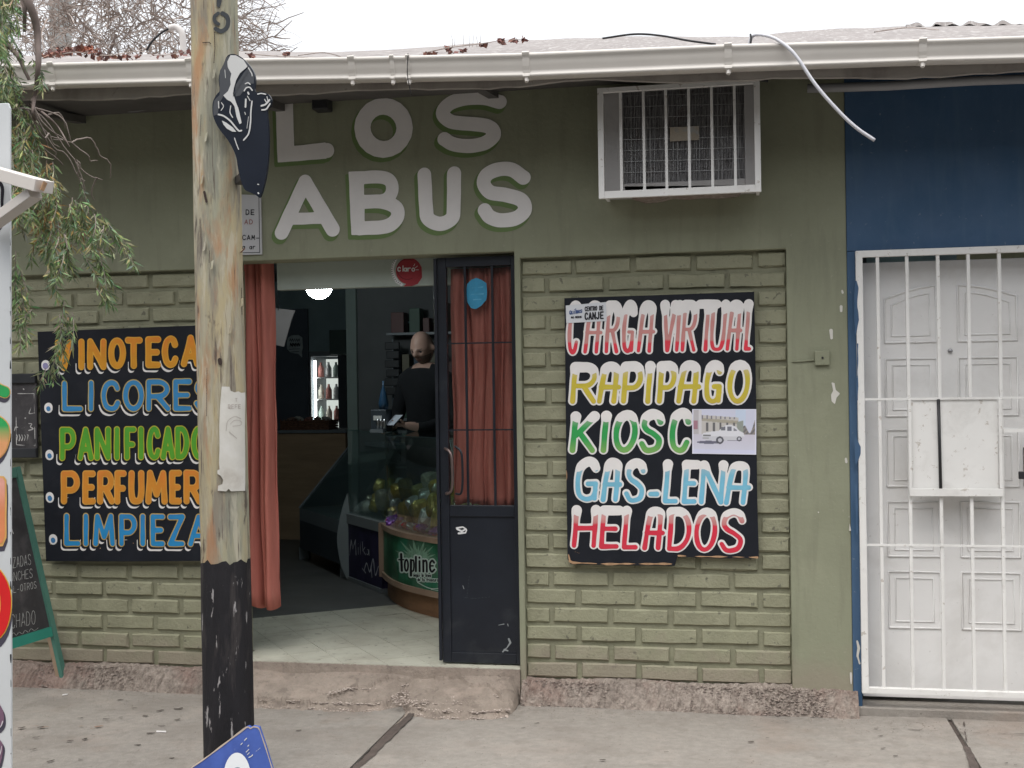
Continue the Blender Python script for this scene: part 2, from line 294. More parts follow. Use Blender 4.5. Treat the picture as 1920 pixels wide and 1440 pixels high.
def paint(pl, shapes, off, name, mat, parent, res=.004, colfn=None, clip=None, grow=None, wob=0.0, conv=None, step=0):
    """flat sheet of paint in plane pl covering the union of the shapes (pixel strokes/polygons)"""
    U = []; rr = []
    for k, pts, r in shapes:
        q = [pl.uv(*p) for p in pts] if conv is None else [conv(*p) for p in pts]; U.append(np.array(q))
        if conv is None:
            a = pl.uv(pts[0][0]-5, pts[0][1]); b = pl.uv(pts[0][0]+5, pts[0][1]); c_ = pl.uv(pts[0][0], pts[0][1]-5); d_ = pl.uv(pts[0][0], pts[0][1]+5)
            sc_ = min(math.hypot(b[0]-a[0], b[1]-a[1]), math.hypot(c_[0]-d_[0], c_[1]-d_[1]))/10
        else: sc_ = 1
        rr.append(r*sc_)
    A = np.vstack(U); mg = max(rr)+3*res+(.01 if grow else 0)
    u0, v0 = A[:, 0].min()-mg, A[:, 1].min()-mg; u1, v1 = A[:, 0].max()+mg, A[:, 1].max()+mg
    nu = int((u1-u0)/res)+2; nv = int((v1-v0)/res)+2
    gu, gv = np.meshgrid(u0+res*np.arange(nu), v0+res*np.arange(nv))
    F = np.full(gu.shape, -9.0)
    for (k, pts, r_), q, r in zip(shapes, U, rr):
        i0 = max(int((q[:, 0].min()-mg-u0)/res), 0); i1 = min(int((q[:, 0].max()+mg-u0)/res)+2, nu)
        j0 = max(int((q[:, 1].min()-mg-v0)/res), 0); j1 = min(int((q[:, 1].max()+mg-v0)/res)+2, nv)
        X = gu[j0:j1, i0:i1]; Y = gv[j0:j1, i0:i1]; D = np.full(X.shape, 9.0); ins = np.zeros(X.shape, bool)
        qq = q if k == 's' else np.vstack([q, q[:1]])
        if len(qq) == 1: qq = np.vstack([qq, qq+1e-5])
        for a, b in zip(qq[:-1], qq[1:]):
            d = b-a; L = max(d.dot(d), 1e-12); t = np.clip(((X-a[0])*d[0]+(Y-a[1])*d[1])/L, 0, 1)
            D = np.minimum(D, np.hypot(X-a[0]-t*d[0], Y-a[1]-t*d[1]))
            if k == 'p':
                cond = ((a[1] > Y) != (b[1] > Y)); xs = a[0]+(Y-a[1])*d[0]/(d[1] if abs(d[1]) > 1e-12 else 1e-12); ins ^= cond & (X < xs)
        f = (np.where(ins, D, -D)+r) if k == 'p' else r-D
        if wob: f = f + wob*(np.sin(X*71+Y*23)+np.sin(Y*57-X*31))*.5
        F[j0:j1, i0:i1] = np.maximum(F[j0:j1, i0:i1], f)
    if grow is not None: F = F + grow(gu, gv)
    if clip is not None: F = np.minimum(F, clip(gu, gv))
    mb = MB(); I = F > 0
    full = I[:-1, :-1] & I[1:, :-1] & I[:-1, 1:] & I[1:, 1:]; anyi = I[:-1, :-1] | I[1:, :-1] | I[:-1, 1:] | I[1:, 1:]
    V = []; Fa = []
    for j in range(nv-1):
        row = full[j]
        if row.any():
            e = np.flatnonzero(np.diff(np.concatenate([[0], row.astype(int), [0]])))
            runs = list(zip(e[::2], e[1::2]))
            if step: runs = [(q, min(q+step, b)) for a, b in runs for q in range(a, b, step)]
            for a, b in runs:
                n0 = len(V); V += [(u0+a*res, v0+j*res), (u0+b*res, v0+j*res), (u0+b*res, v0+(j+1)*res), (u0+a*res, v0+(j+1)*res)]; Fa.append((n0, n0+1, n0+2, n0+3))
        for i in np.flatnonzero(anyi[j] & ~row):
            cs = [(i, j), (i+1, j), (i+1, j+1), (i, j+1)]; pts = []
            for k in range(4):
                a = cs[k]; b = cs[(k+1) % 4]; fa = F[a[1], a[0]]; fb = F[b[1], b[0]]
                if fa > 0: pts.append((u0+a[0]*res, v0+a[1]*res))
                if (fa > 0) != (fb > 0):
                    t = fa/(fa-fb); pts.append((u0+(a[0]+(b[0]-a[0])*t)*res, v0+(a[1]+(b[1]-a[1])*t)*res))
            if len(pts) > 2: n0 = len(V); V += pts; Fa.append(tuple(range(n0, n0+len(pts))))
    mb.v = [tuple(pl.xyz(u, v, off)) for u, v in V]; mb.f = Fa
    if colfn is not None: mb.col = [colfn(u, v) for u, v in V]
    return mb.build(name, mat, parent)
def sheet(pl, corners, nx, ny, off, colfn, name, mat, parent, bulge=0.0):
    """flat print: grid with a colour per vertex; corners px TL,TR,BR,BL; colfn(x,y) x,y in 0..1 from top left"""
    c = [pl.uv(*p) for p in corners]; mb = MB(); cols = []
    for j in range(ny+1):
        for i in range(nx+1):
            x, y = i/nx, 1-j/ny
            u = (c[0][0]*(1-x)+c[1][0]*x)*(1-y)+(c[3][0]*(1-x)+c[2][0]*x)*y
            v = (c[0][1]*(1-x)+c[1][1]*x)*(1-y)+(c[3][1]*(1-x)+c[2][1]*x)*y
            mb.v.append(tuple(pl.xyz(u, v, off+bulge*math.sin(x*5+y*2)))); cols.append(colfn(x, y))
    mb.f = [(j*(nx+1)+i, j*(nx+1)+i+1, (j+1)*(nx+1)+i+1, (j+1)*(nx+1)+i) for j in range(ny) for i in range(nx)]
    mb.col = cols
    return mb.build(name, mat, parent)
def mixc(a, b, t): t = min(max(t, 0), 1); return tuple(x*(1-t)+y*t for x, y in zip(a, b))

# ================================================================== SETTING
def gx(px, py, Y=0.0): return PY(px, py, Y).x
XJ1 = PZ(775, 1332).x; XJ1b = PZ(665, 1440).x; XJ2 = PZ(1823, 1420).x
sw = empty('sidewalk', (0, -1, 0), kind='structure')
YK = -2.35
def slab(x0, x1, y0, y1, name='slab'):
    mb = MB(); nx, ny = 24, 14
    f = lambda i, j: (x0+(x1-x0)*i, y0+(y1-y0)*j, .004*math.sin(x0*3+i*9)*math.sin(j*7+x0))
    mb.grid(f, nx, ny)
    e = MB(); e.box(x0, x1, y0, y1, -.12, -.006); mb.add(e.v, e.f)
    return mb.build(name, m_conc, sw, smooth=False)
for a, b in ((-9.0, -5.2), (-5.185, XJ1b-.02), (XJ1b+.02, XJ2-.012), (XJ2+.012, 3.4), (3.415, 7.5)):
    slab(a, b, YK, .25)
mb = MB(); mb.box(-9, 7.5, YK, .25, -.13, -.012); mb.build('joint_filler', m_tar, sw)
# tar squeezed up along the wide joint
pl0 = Plane((0, 0, .0045), (1, 0, 0), (0, 1, 0))
pts = [(778, 1330), (762, 1350), (735, 1372), (715, 1395), (690, 1418), (660, 1446), (640, 1470)]
paint(pl0, [('p', [(777, 1330), (782, 1333), (762, 1356), (738, 1380), (716, 1402), (694, 1424), (666, 1448), (642, 1472), (634, 1470), (658, 1443), (686, 1417), (707, 1394), (728, 1371), (754, 1350)], 0.2)], .002, 'joint_seam', m_tar, sw, .005, wob=.004)
paint(pl0, [('p', [(1806, 1398), (1818, 1402), (1832, 1430), (1842, 1462), (1826, 1462), (1815, 1425)], 0.3), ('s', [(1801, 1316), (1806, 1340), (1808, 1362), (1812, 1390)], .8)], .002, 'joint_seam', m_tar, sw, .005, wob=.003)
paint(pl0, [('s', [(1640, 1366), (1700, 1368), (1760, 1371), (1810, 1374), (1860, 1375), (1925, 1377)], .7)], .002, 'crack', m_tar, sw, .004, wob=.002)
# flattened gum spots and dried leaves trodden into the concrete
sp = []
for x, y in [(555,985),(740,988),(835,978),(935,912),(1105,932),(1235,920),(1010,968),(1230,995),(1120,1038),(1050,1088),(150,1052),(280,1048),(258,1117),(490,1140),(585,1130),(665,1100),(230,1200),(950,1168),(355,1280),(840,855),(560,1270),(1190,1262)]:
    X, Y = x/3.69, 1080+y/3.69; n = random.uniform(3, 8)
    sp.append(('s', [(X-n, Y+random.uniform(-.5, 1.2)), (X, Y), (X+n*.8, Y-random.uniform(0, 2))], random.uniform(1.0, 1.9)))
for x, y in [(600, 1340), (650, 1348), (520, 1312), (770, 1340), (1005, 1356), (980, 1365), (1030, 1387), (1060, 1383), (1440, 1383), (1408, 1391), (1425, 1425), (1436, 1426), (1650, 1380), (1656, 1403), (1680, 1417), (1885, 1431), (1905, 1434), (830, 1404), (560, 1370), (1250, 1410), (1130, 1425)]:
    sp.append(('s', [(x-4, y+.4), (x, y), (x+4, y-.5)], random.uniform(.6, 1.2)))
m_spot = M('trodden_dirt', (.085, .07, .06), .9, .3, 30)
o = paint(pl0, sp, .0015, 'dirt_spots', m_spot, sw, .004, wob=.004); o['kind'] = 'stuff'
m_rs = M('rusty_soil', (.27, .17, .12), .9, .3, 30)
paint(pl0, [('s', [(150+x/3.69*.0+x, 1362+y), (150+x+12, 1360+y)], 1.2) for x, y in [(0, 0), (14, -3), (30, 1), (44, -4), (10, 6), (-90, 0), (-70, 2)]], .0012, 'soil_stain', m_rs, sw, .005, wob=.006)
# kerb and street
kerb = MB().box(-9, 7.5, YK-.16, YK-.004, -.3, 0.0).build('kerb', m_conc, bevel=.012, kind='structure')
st = MB(); st.add([(-400, -400, -.15), (400, -400, -.15), (400, YK-.1, -.15), (-400, YK-.1, -.15)], [(0, 1, 2, 3)]); st.build('street', m_sdw, kind='structure')
m_opp = M('shade_house_grey', (.11, .11, .105), .9, .2, .6)
opp = empty('added_shade_house', (0, -13.5, -.15), label='long plain low house added unseen behind the viewer to shade the eave wall', cat='building')  # unseen house, added to block low sky light under the eave
MB().box(-45, 45, -27, -13.5, -.15, 6.0).build('wall', m_opp, opp); MB().box(-46, 46, -28, -12.9, 6.01, 6.5).build('roof', m_dark, opp)
m_soil = M('bare_ground', (.22, .19, .15), .95, .25, 2, .6, 40)
gr = MB(); gr.add([(-400, .1, -.2), (400, .1, -.2), (400, 600, -.2), (-400, 600, -.2)], [(0, 1, 2, 3)]); gr.build('ground', m_soil, kind='structure')

# ================================================================== THE GREEN SHOP
shop = empty('shop_building', (-2.5, .3, 0), label='single-storey olive green shop with brick panels and big white lettering over its open doorway', cat='building')
XL = -8.0
ZLINT = PY(700, 481).z; ZBR = PY(1230, 475).z; ZTOP = 2.995
XD0 = gx(440, 900); XD1 = gx(970, 900); XB0 = gx(981, 900); XB1 = gx(1480, 900); XG = gx(1594, 900)
RC = .030     # brick panels lie this far behind the plaster face
mb = MB()
ol = [(XL, ZBR), (XD0, ZBR), (XD0, ZLINT), (XD1, ZLINT), (XD1, 0), (XB0, 0), (XB0, ZBR), (XB1, ZBR), (XB1, .05), (XG, .05), (XG, ZTOP), (XL, ZTOP)]
mb.prism([(x, 0, z) for x, z in ol], (0, .16, 0))
mb.build('plaster_wall', m_wall, shop, bevel=.005, fixn=True)
mb = MB(); mb.box(XB0, XB1, RC+.010, .2, 0, ZBR); mb.box(XL, XD0, RC+.010, .2, 0, ZBR)
mb.build('mortar', m_mortar, shop)
# bricks: a few rough shapes shared by all of them
def brick_mesh(k):
    r = random.Random(100+k); L, H, Dp = 1.0, .068, .05; mb = MB(); nx, nz = 5, 3; V = []
    for j in range(nz):
        for i in range(nx):
            x = L*i/(nx-1); z = H*j/(nz-1); edge = i in (0, nx-1) or j in (0, nz-1)
            xj = 0 if not edge else r.uniform(-.008, .008); zj = r.uniform(-.0022, .0022)
            V.append((x+xj, (.006 if edge else r.uniform(-.0012, .0012)), z+zj))
    # inner inset front ring for a soft arris
    F = [(j*nx+i, j*nx+i+1, (j+1)*nx+i+1, (j+1)*nx+i) for j in range(nz-1) for i in range(nx-1)]
    V2 = []; inner = []
    x0, x1, z0, z1 = .02, .98, .006, H-.006
    grid = [[(x0+(x1-x0)*i/4+r.uniform(-.01, .01), r.uniform(-.003, .0015), z0+(z1-z0)*j/1+r.uniform(-.002, .002)) for i in range(5)] for j in range(2)]
    outer = [[(i/4+ (r.uniform(-.009, .009) if i in (0, 4) else 0), .008+r.uniform(-.002, .002), (0 if j == 0 else H)+r.uniform(-.0035, .0035)) for i in range(5)] for j in range(2)]
    back = [[(i/4, Dp, (0 if j == 0 else H)) for i in (0, 4)] for j in range(2)]
    V = grid[0]+grid[1]+outer[0]+outer[1]+back[0]+back[1]
    g0, g1, o0, o1, b0, b1 = 0, 5, 10, 15, 20, 22; F = []
    for i in range(4):
        F += [(g0+i, g0+i+1, g1+i+1, g1+i), (o0+i, o0+i+1, g0+i+1, g0+i), (g1+i, g1+i+1, o1+i+1, o1+i)]
    F += [(o0, g0, g1, o1), (g0+4, o0+4, o1+4, g1+4), (b0, o0, o1, b1), (o0+4, b0+1, b1+1, o1+4)]
    F += [(b0, b0+1, o0+4, o0+3, o0+2, o0+1, o0), (o1, o1+1, o1+2, o1+3, o1+4, b1+1, b1)]
    me = bpy.data.meshes.new('brick'); me.from_pydata(V, [], F); me.materials.append(m_brick); me.update(); return me
BM = [brick_mesh(k) for k in range(10)]
PITCH = (ZBR-PY(1100, 1276).z+.004)/23.0; BH = PITCH/.0885
def lay(x0, x1, joints_odd, pitch, phase):
    for row in range(23):
        z1 = ZBR-.012-row*PITCH; z0 = z1-.068*BH
        off = joints_odd if row % 2 == 0 else joints_odd+pitch/2+phase
        k0 = math.floor((x0-off)/pitch)-1; x = off+k0*pitch
        while x < x1:
            a = max(x+.011, x0+.002); b = min(x+pitch-.011, x1-.002)
            if b-a > .035:
                j = random.uniform(-.003, .003)
                o = bpy.data.objects.new('brick', random.choice(BM)); C.objects.link(o)
                o.location = (a+random.uniform(0, .002), RC-.002+random.uniform(-.004, .004), z0+random.uniform(-.003, .003))
                o.scale = (b-a-abs(j), 1, BH*random.uniform(.97, 1.02)); o.rotation_euler = (random.uniform(-.03, .02), random.uniform(-.008, .008), random.uniform(-.008, .008))
                o.parent = shop; o.matrix_parent_inverse = Matrix.Translation(-Vector(shop.location))
            x += pitch
PB = gx(1310, 500)-gx(1083, 500); PB /= 2
lay(XB0, XB1, gx(1085, 1270), PB, .012)
lay(gx(-60, 900), XD0, gx(180, 515), PB, 0.0)
# rough cement plinth
def plinth(x0, x1, zt, seed):
    r = random.Random(seed); ph = [r.uniform(0, 6) for _ in range(6)]; NX = int((x1-x0)/.012); prof = [(-.075, -.01), (-.055, .02), (-.035, .045), (-.02, .065), (-.004, .085), (.035, .092)]
    mb = MB(); rows = len(prof)
    for j, (y, z) in enumerate(prof):
        for i in range(NX+1):
            x = x0+(x1-x0)*i/NX; n = .5*math.sin(x*5+ph[0])+.3*math.sin(x*13+ph[1])+.2*math.sin(x*31+ph[2])
            mb.v.append((x, y+.012*n*(1 if j < 5 else 0)+r.uniform(-.006, .006), z*zt/.09+(0 if j == 0 else .006*math.sin(x*9+ph[3]+j)+r.uniform(-.004, .004))))
    mb.f = [(j*(NX+1)+i, j*(NX+1)+i+1, (j+1)*(NX+1)+i+1, (j+1)*(NX+1)+i) for j in range(rows-1) for i in range(NX)]
    return mb.build('plinth', m_plinth, shop)
ZBB = PY(1100, 1276).z; plinth(XB0-.02, XG+.02, ZBB, 1); plinth(XL, gx(455, 1280), ZBB, 2)
# lettering on the band
wpl = W(0.0)
def q5(*p): return [(370+x/2.8235, 60+y/2.8235) for x, y in p]
def los():
    sh = [('p', [(518, 194), (549, 193), (551, 275), (610, 268.5), (612, 297), (522, 304)], 1.0), ('s', [(613, 282.7), (614, 282.6)], 13.8)]
    sh += [('s', ell(719.5, 240, 39.5, 40.5), 15.8)]
    sh += [('s', cat(q5((1602, 372), (1530, 352), (1430, 352), (1340, 378), (1300, 430), (1345, 475), (1450, 488), (1540, 500), (1572, 545), (1520, 590), (1430, 605), (1350, 592), (1308, 568))), 13.2)]
    return sh
def abus():
    sh = [('s', q5((448, 1062), (572, 795), (718, 1046)), 13.6), ('s', q5((505, 990), (650, 985)), 11)]
    sh += [('p', q5((803, 742), (880, 738), (888, 1072), (818, 1074)), 0.5)]
    sh += [('s', cat(q5((850, 774), (960, 768), (1022, 790), (1030, 850), (985, 893), (860, 900))), 12.2), ('s', cat(q5((860, 900), (980, 900), (1052, 930), (1058, 985), (1000, 1030), (860, 1040))), 13)]
    sh += [('s', cat(q5((1203, 757), (1212, 930), (1225, 990), (1285, 1016), (1345, 990), (1358, 930), (1360, 750))), 13.4)]
    sh += [('s', cat(q5((1728, 772), (1670, 732), (1600, 727), (1535, 755), (1518, 805), (1555, 850), (1640, 865), (1715, 890), (1735, 940), (1690, 985), (1610, 998), (1550, 980), (1522, 945))), 13.4)]
    return sh
for nm, f in (('los', los), ('abus', abus)):
    s_ = f()
    paint(wpl, shift(s_, -4.5, 6.5, 2.0), .0018, 'lettering_shadow', m_letG, shop, .005)
    paint(wpl, s_, .0040, 'lettering', m_letW, shop, .004, wob=.0008)
# white flaking spots on the pilaster
sp = [('s', [(1558, 620), (1559, 634)], 3), ('s', [(1577, 575), (1577, 583)], 3), ('s', [(1579, 545), (1580, 549)], 1.4), ('p', [(1560, 718), (1564, 719), (1566, 732), (1573, 738), (1567, 745), (1565, 757), (1560, 752), (1559, 740), (1563, 733)], 0.8), ('s', [(1586, 860), (1587, 866)], 2), ('s', [(1534, 960), (1535, 961)], 1)]
m_flake = M('bare_lime', (.62, .6, .55), .9, .1)
paint(wpl, sp, .0016, 'paint_flake', m_flake, shop, .003, wob=.002)
sp = [('s', [(1004, 895+y), (1006, 897+y)], 1.3) for y in (0, 0)]
# eave: fascia, soffit, roof
def yz(px, py, Y): p = PY(px, py, Y); return (p.x, p.z)
YF = -.58
YGf = -.685
gpts = [(px, t, b) for px, t, b in ((-60, 124, 166), (96, 119, 160), (355, 112, 153.5), (660, 108, 149), (986, 100, 143), (1365, 84, 128), (1730, 75, 114.5), (1990, 66, 108))]
gax = [PY(g[0], g[1], YGf).x for g in gpts]; gaz = [PY(g[0], g[1], YGf).z for g in gpts]
fb = [yz(px, py, YF) for px, py in ((-60, 192), (100, 187), (370, 178), (640, 172), (986, 160), (1100, 151), (1400, 150), (1699, 143), (1990, 134))]
mb = MB(); r = random.Random(5)
N = 160; x0, x1 = fb[0][0]-3, 4.2; fx = np.array([p[0] for p in fb]); fz = np.array([p[1] for p in fb])
for i in range(N+1):
    x = x0+(x1-x0)*i/N; z = float(np.interp(x, fx, fz)) + .006*math.sin(x*7)+r.uniform(-.003, .003)
    zt = float(np.interp(x, gax, gaz))-.03
    mb.v += [(x, YF, z), (x, YF, zt), (x, YF+.025, zt), (x, YF+.025, z)]
for i in range(N):
    a = i*4; b = a+4
    mb.f += [(a, b, b+1, a+1), (a+2, b+2, b+3, a+3), (a+3, b+3, b, a), (a+1, b+1, b+2, a+2)]
mb.build('fascia_board', m_fascia, shop)
ZF = float(np.mean(fz))
mb = MB()
for i in range(41):
    x = x0+(x1-x0)*i/40; mb.v += [(x, YF+.026, min(float(np.interp(x, fx, fz))+.03, 2.98)), (x, .05, 2.985)]
mb.f = [(2*i, 2*i+2, 2*i+3, 2*i+1) for i in range(40)]
mb.build('soffit', m_dark, shop)
for i in range(9):     # rafters under the sheets
    x = -5.6+i*1.1
    MB().prism([(x, YF+.03, ZF+.022), (x, -.002, 2.945), (x, -.002, 2.982), (x, YF+.03, ZF+.058)], (.05, 0, 0)).build('rafter', m_dark, shop, fixn=True)
ridge = [PY(px, py, 2.6) for px, py in ((-300, 108), (0, 106), (300, 100), (460, 97), (620, 97), (770, 90), (860, 84), (960, 78), (1200, 66), (1400, 69), (1520, 58), (1700, 49), (1800, 47), (1990, 44), (2300, 40))]
rx = np.array([p.x for p in ridge]); rz = np.array([p.z for p in ridge])
mb = MB(); NX = 620; X0, X1 = -8, 4.2
ys = [-.645, -.60, 0, .6, 1.3, 2.0, 2.6]
for j, y in enumerate(ys):
    for i in range(NX+1):
        x = X0+(X1-X0)*i/NX; k = (y+.645)/3.245; zr = float(np.interp(x, rx, rz))
        z0_ = float(np.interp(x, gax, gaz))-.004
        mb.v.append((x, y, z0_*(1-k)+zr*k + .006*(1-k)**1.5*math.sin(x*2*math.pi/.177)+ (.006*math.sin(x*3)+.002*math.sin(x*17+y) if j == 6 else 0)))
mb.f = [(j*(NX+1)+i, j*(NX+1)+i+1, (j+1)*(NX+1)+i+1, (j+1)*(NX+1)+i) for j in range(len(ys)-1) for i in range(NX)]
o = mb.build('roof', m_roof, shop, smooth=True)
# back of the house so that the roof rests on something
MB().box(-8, 4.2, 6.9, 7.1, 0, 3.0).build('rear_wall', m_wall, shop)
mb = MB().add([(-8, 2.6, 3.75), (4.2, 2.6, 3.75), (4.2, 7.1, 2.95), (-8, 7.1, 2.95)], [(0, 1, 2, 3)]); mb.build('rear_roof', m_roof, shop)

# ================================================================== THE BLUE HOUSE
blue = empty('neighbour_building', (2.0, .3, 0), label='deep blue house front with a white door, right of the green shop', cat='building')
XGT0 = gx(1611, 900); ZGT1 = PY(1750, 466).z; ZG0 = PZ(1620, 1308, 0).z
XR = 4.2
ZS = .06
mb = MB(); mb.box(XG, XR, -.004, .22, ZGT1, ZTOP); mb.box(XG, XGT0, -.004, .22, .0, ZGT1-.0005); XG2 = XGT0+1.02
mb.box(XG2, XR, -.004, .22, 0, ZGT1-.0005)
mb.build('blue_wall', m_blue, blue, bevel=.004)
mb = MB(); mb.box(XGT0-.03, XG2, -.02, .3, -.01, ZS-.02); mb.build('threshold', m_conc, blue, bevel=.006)
# white pressed steel door
YD = .10
D = W(YD)
def dz(px, py): return PY(px, py, YD)
dx0 = XGT0+.012; dx1 = XG2-.01
d0 = MB().box(dx0, dx1, YD, YD+.05, ZS, dz(1650, 492).z).build('door', m_wdoor, blue, bevel=.002)
# raised mouldings
def mould(pts, closed=True, r=.006):
    P_ = [Vector((x, YD-.001, z)) for x, z in pts]
    if closed: P_.append(P_[0])
    MB().tube(P_, r, 6, cap=False).build('moulding', m_wdoor, d0, smooth=True)
def pz(px, py): p = dz(px, py); return p.z
cl0, cl1 = dz(1661, 720).x, dz(1757, 720).x; cr0, cr1 = dz(1798, 720).x, dz(1908, 720).x
for (a, b) in ((cl0, cl1), (cr0, cr1)):
    left = a == cl0
    for k, (yt, yb) in enumerate(((560, 642), (673, 780), (806, 912), (941, 1043), (1072, 1177))):
        zt, zb = pz(1700, yt), pz(1700, yb)
        if k == 0:
            top = [(a+(b-a)*t, zt+.055*math.sin(math.pi/2*(t if left else 1-t))) for t in np.linspace(0, 1, 9)]
            mould([(a, zb)]+top+[(b, zb)]); top2 = [(a+.03+(b-a-.06)*t, zt-.03+.05*math.sin(math.pi/2*(t if left else 1-t))) for t in np.linspace(0, 1, 9)]
            mould([(a+.03, zb+.03)]+top2+[(b-.03, zb+.03)], r=.004)
        else:
            mould([(a, zb), (a, zt), (b, zt), (b, zb)]); mould([(a+.03, zb+.03), (a+.03, zt-.03), (b-.03, zt-.03), (b-.03, zb+.03)], r=.004)
p = dz(1781.5, 658)
m_steel = M('dull_steel', (.35, .35, .36), .35, .1, metal=1)
MB().lathe([(0, -.012), (.008, -.012), (.011, -.006), (.011, .004)], (p.x, YD, p.z), 16, 'y').build('peephole', m_steel, d0, smooth=True)
m_blk = M('black_metal', (.025, .025, .028), .45, .1, spec=.4)
p = dz(1914, 888)
mb = MB().box(p.x+.012, p.x+.05, YD-.012, YD, p.z-.06, p.z+.12); mb.tube([(p.x+.03, YD-.01, p.z+.02), (p.x+.03, YD-.055, p.z+.02), (p.x+.1, YD-.06, p.z+.018)], .010, 8)
mb.build('handle', m_blk, d0)
# light grey conduit under the eave
ca, cb = PY(1514, 166, -.05), PY(1990, 146, -.05)
m_pipe = M('grey_conduit', (.36, .36, .37), .5, .08)
mb = MB().tube([ca, ca+(cb-ca)*.33+Vector((0, 0, -.004)), ca+(cb-ca)*.66+Vector((0, 0, .003)), cb], .021, 10)
mb.build('wall_conduit', m_pipe, smooth=True, label='horizontal pale grey conduit pipe high on the blue wall under the eave', cat='pipe')

# ================================================================== GATE
gate = empty('security_gate', (XGT0+.5, -.02, ZS), label='white barred security gate with a square letter hatch in front of the white door', cat='gate')
G = W(-.02)
def gp(px, py): return PY(px, py, -.02)
gx0 = XGT0-.004; gx1 = XG2+.004
gzt, gzb = gp(1750, 466).z, gp(1750, 1303).z
fw = .030
mb = MB(); mb.box(gx0, gx0+fw, -.036, -.006, gzb, gzt); mb.box(gx1-fw, gx1, -.036, -.006, gzb, gzt); mb.box(gx0+fw, gx1-fw, -.036, -.006, gzt-fw, gzt); mb.box(gx0+fw, gx1-fw, -.036, -.006, gzb, gzb+fw*.9)
mb.build('gate_frame', m_white, gate, bevel=.0015)
hz0, hz1 = gp(1790, 928).z, gp(1790, 748).z
hx0, hx1 = gp(1704, 840).x, gp(1876, 840).x
for px in (1651, 1706, 1764, 1821, 1879, 1938, 1996):
    x = gp(px, 900).x
    if x > gx1-.05: continue
    rr = .0075
    if hx0-.02 < x < hx1+.02 and abs(x-hx0) > .03 and abs(x-hx1) > .03:
        segs = ((gzb+.02, hz0-.002), (hz1, gzt-.02))
    else: segs = ((gzb+.02, gzt-.02),)
    for a, b in segs: MB().box(x-rr, x+rr, -.029, -.014, a, b).build('bar', m_white, gate, bevel=.002)
for py in (748, 1023):
    z = gp(1750, py).z
    MB().box(gx0+fw, gx1-fw, -.0325, -.0295, z-.003, z+.007).build('cross_bar', m_white, gate)
z = gp(1900, 806).z; MB().box(gp(1880, 800).x, gx1-fw, -.034, -.0335+.004, z-.011, z+.006).build('lock_plate', m_white, gate)
mb = MB().box(hx0+.012, hx1-.012, -.024, -.020, hz0+.018, hz1-.004); h = mb.build('hatch_plate', m_white, gate)
mb = MB(); mb.box(hx0-.003, hx1+.003, -.047, -.037, hz0-.004, hz0+.03); mb.box(hx0-.003, hx0+.010, -.044, -.037, hz0+.031, hz1); mb.box(hx1-.010, hx1+.003, -.044, -.037, hz0+.031, hz1)
mb.build('hatch_frame', m_white, gate, bevel=.001)
xb = gp(1762, 840).x; MB().tube([(xb-.004, -.03, hz1), (xb, -.031, hz0+.03)], .007, 8).build('hatch_rod', m_blk, gate, smooth=True)
lb = gp(1913, 890); mb = MB().box(lb.x-.012, lb.x+.022, -.05, -.036, lb.z-.018, lb.z+.016); mb.box(lb.x+.023, lb.x+.05, -.056, -.036, lb.z-.05, lb.z+.10)
mb.build('lock', m_blk, gate, bevel=.003)
# chipped blue overpaint on the gate stile
sp = [('p', [(1605, 527), (1608, 540), (1607, 575), (1610, 600), (1604, 625), (1602, 560)], 1), ('p', [(1604, 820), (1613, 838), (1612, 850), (1605, 870), (1603, 840)], 1), ('s', [(1608, 645), (1608, 700), (1607, 750)], 1.2), ('s', [(1605, 910), (1607, 1000)], 1.5)]
paint(W(-.036), sp, .001, 'blue_overpaint', m_blue, gate, .003, wob=.002)
sp = [('s', [(1607, 1202), (1610, 1215), (1608, 1230), (1612, 1244)], 2.5), ('s', [(1595, 1262), (1596, 1282)], 1.6), ('s', [(1592, 968), (1594, 994)], 1.2)]
paint(W(-.004), sp, .001, 'paint_flake', m_flake, blue, .003, wob=.003)

# ================================================================== GUTTER
gut = empty('rain_gutter', (0, -.45, 3.0), label='long cream rain gutter with joint clips running along the eave of both houses', cat='gutter')
YGf = -.685
gpts = [(px, t, b) for px, t, b in ((-60, 124, 166), (96, 119, 160), (355, 112, 153.5), (660, 108, 149), (986, 100, 143), (1365, 84, 128), (1730, 75, 114.5), (1990, 66, 108))]
def gutline(px):
    t = np.interp(px, [g[0] for g in gpts], [g[1] for g in gpts]); b = np.interp(px, [g[0] for g in gpts], [g[2] for g in gpts]); return t, b
secs = []
for px, t, b in gpts:
    A = PY(px, t, YGf); B = PY(px, b, YGf); secs.append((A.x, A.z, B.z))
secs = [(secs[0][0]-2.5, secs[0][1], secs[0][2])]+secs+[(4.2, secs[-1][1], secs[-1][2])]
prof = [(0.0, 1.0), (-.006, 1.0), (-.010, .95), (-.010, .86), (-.003, .80), (.000, .62), (.004, .45), (.010, .30), (.012, .18), (.006, .12), (.004, .05), (.010, 0.0), (.045, -.01), (.085, .05), (.095, .2), (.095, .95)]
mb = MB()
for (x, zt, zb) in secs:
    for (y, k) in prof: mb.v.append((x, YGf+y, zb+(zt-zb)*k))
n = len(prof)
mb.f = [(i*n+j+1, i*n+j, (i+1)*n+j, (i+1)*n+j+1) for i in range(len(secs)-1) for j in range(n-1)]
o = mb.build('gutter_channel', m_gutter, gut, smooth=True)
mo = o.modifiers.new('t', 'SOLIDIFY'); mo.thickness = .002; mo.offset = 0
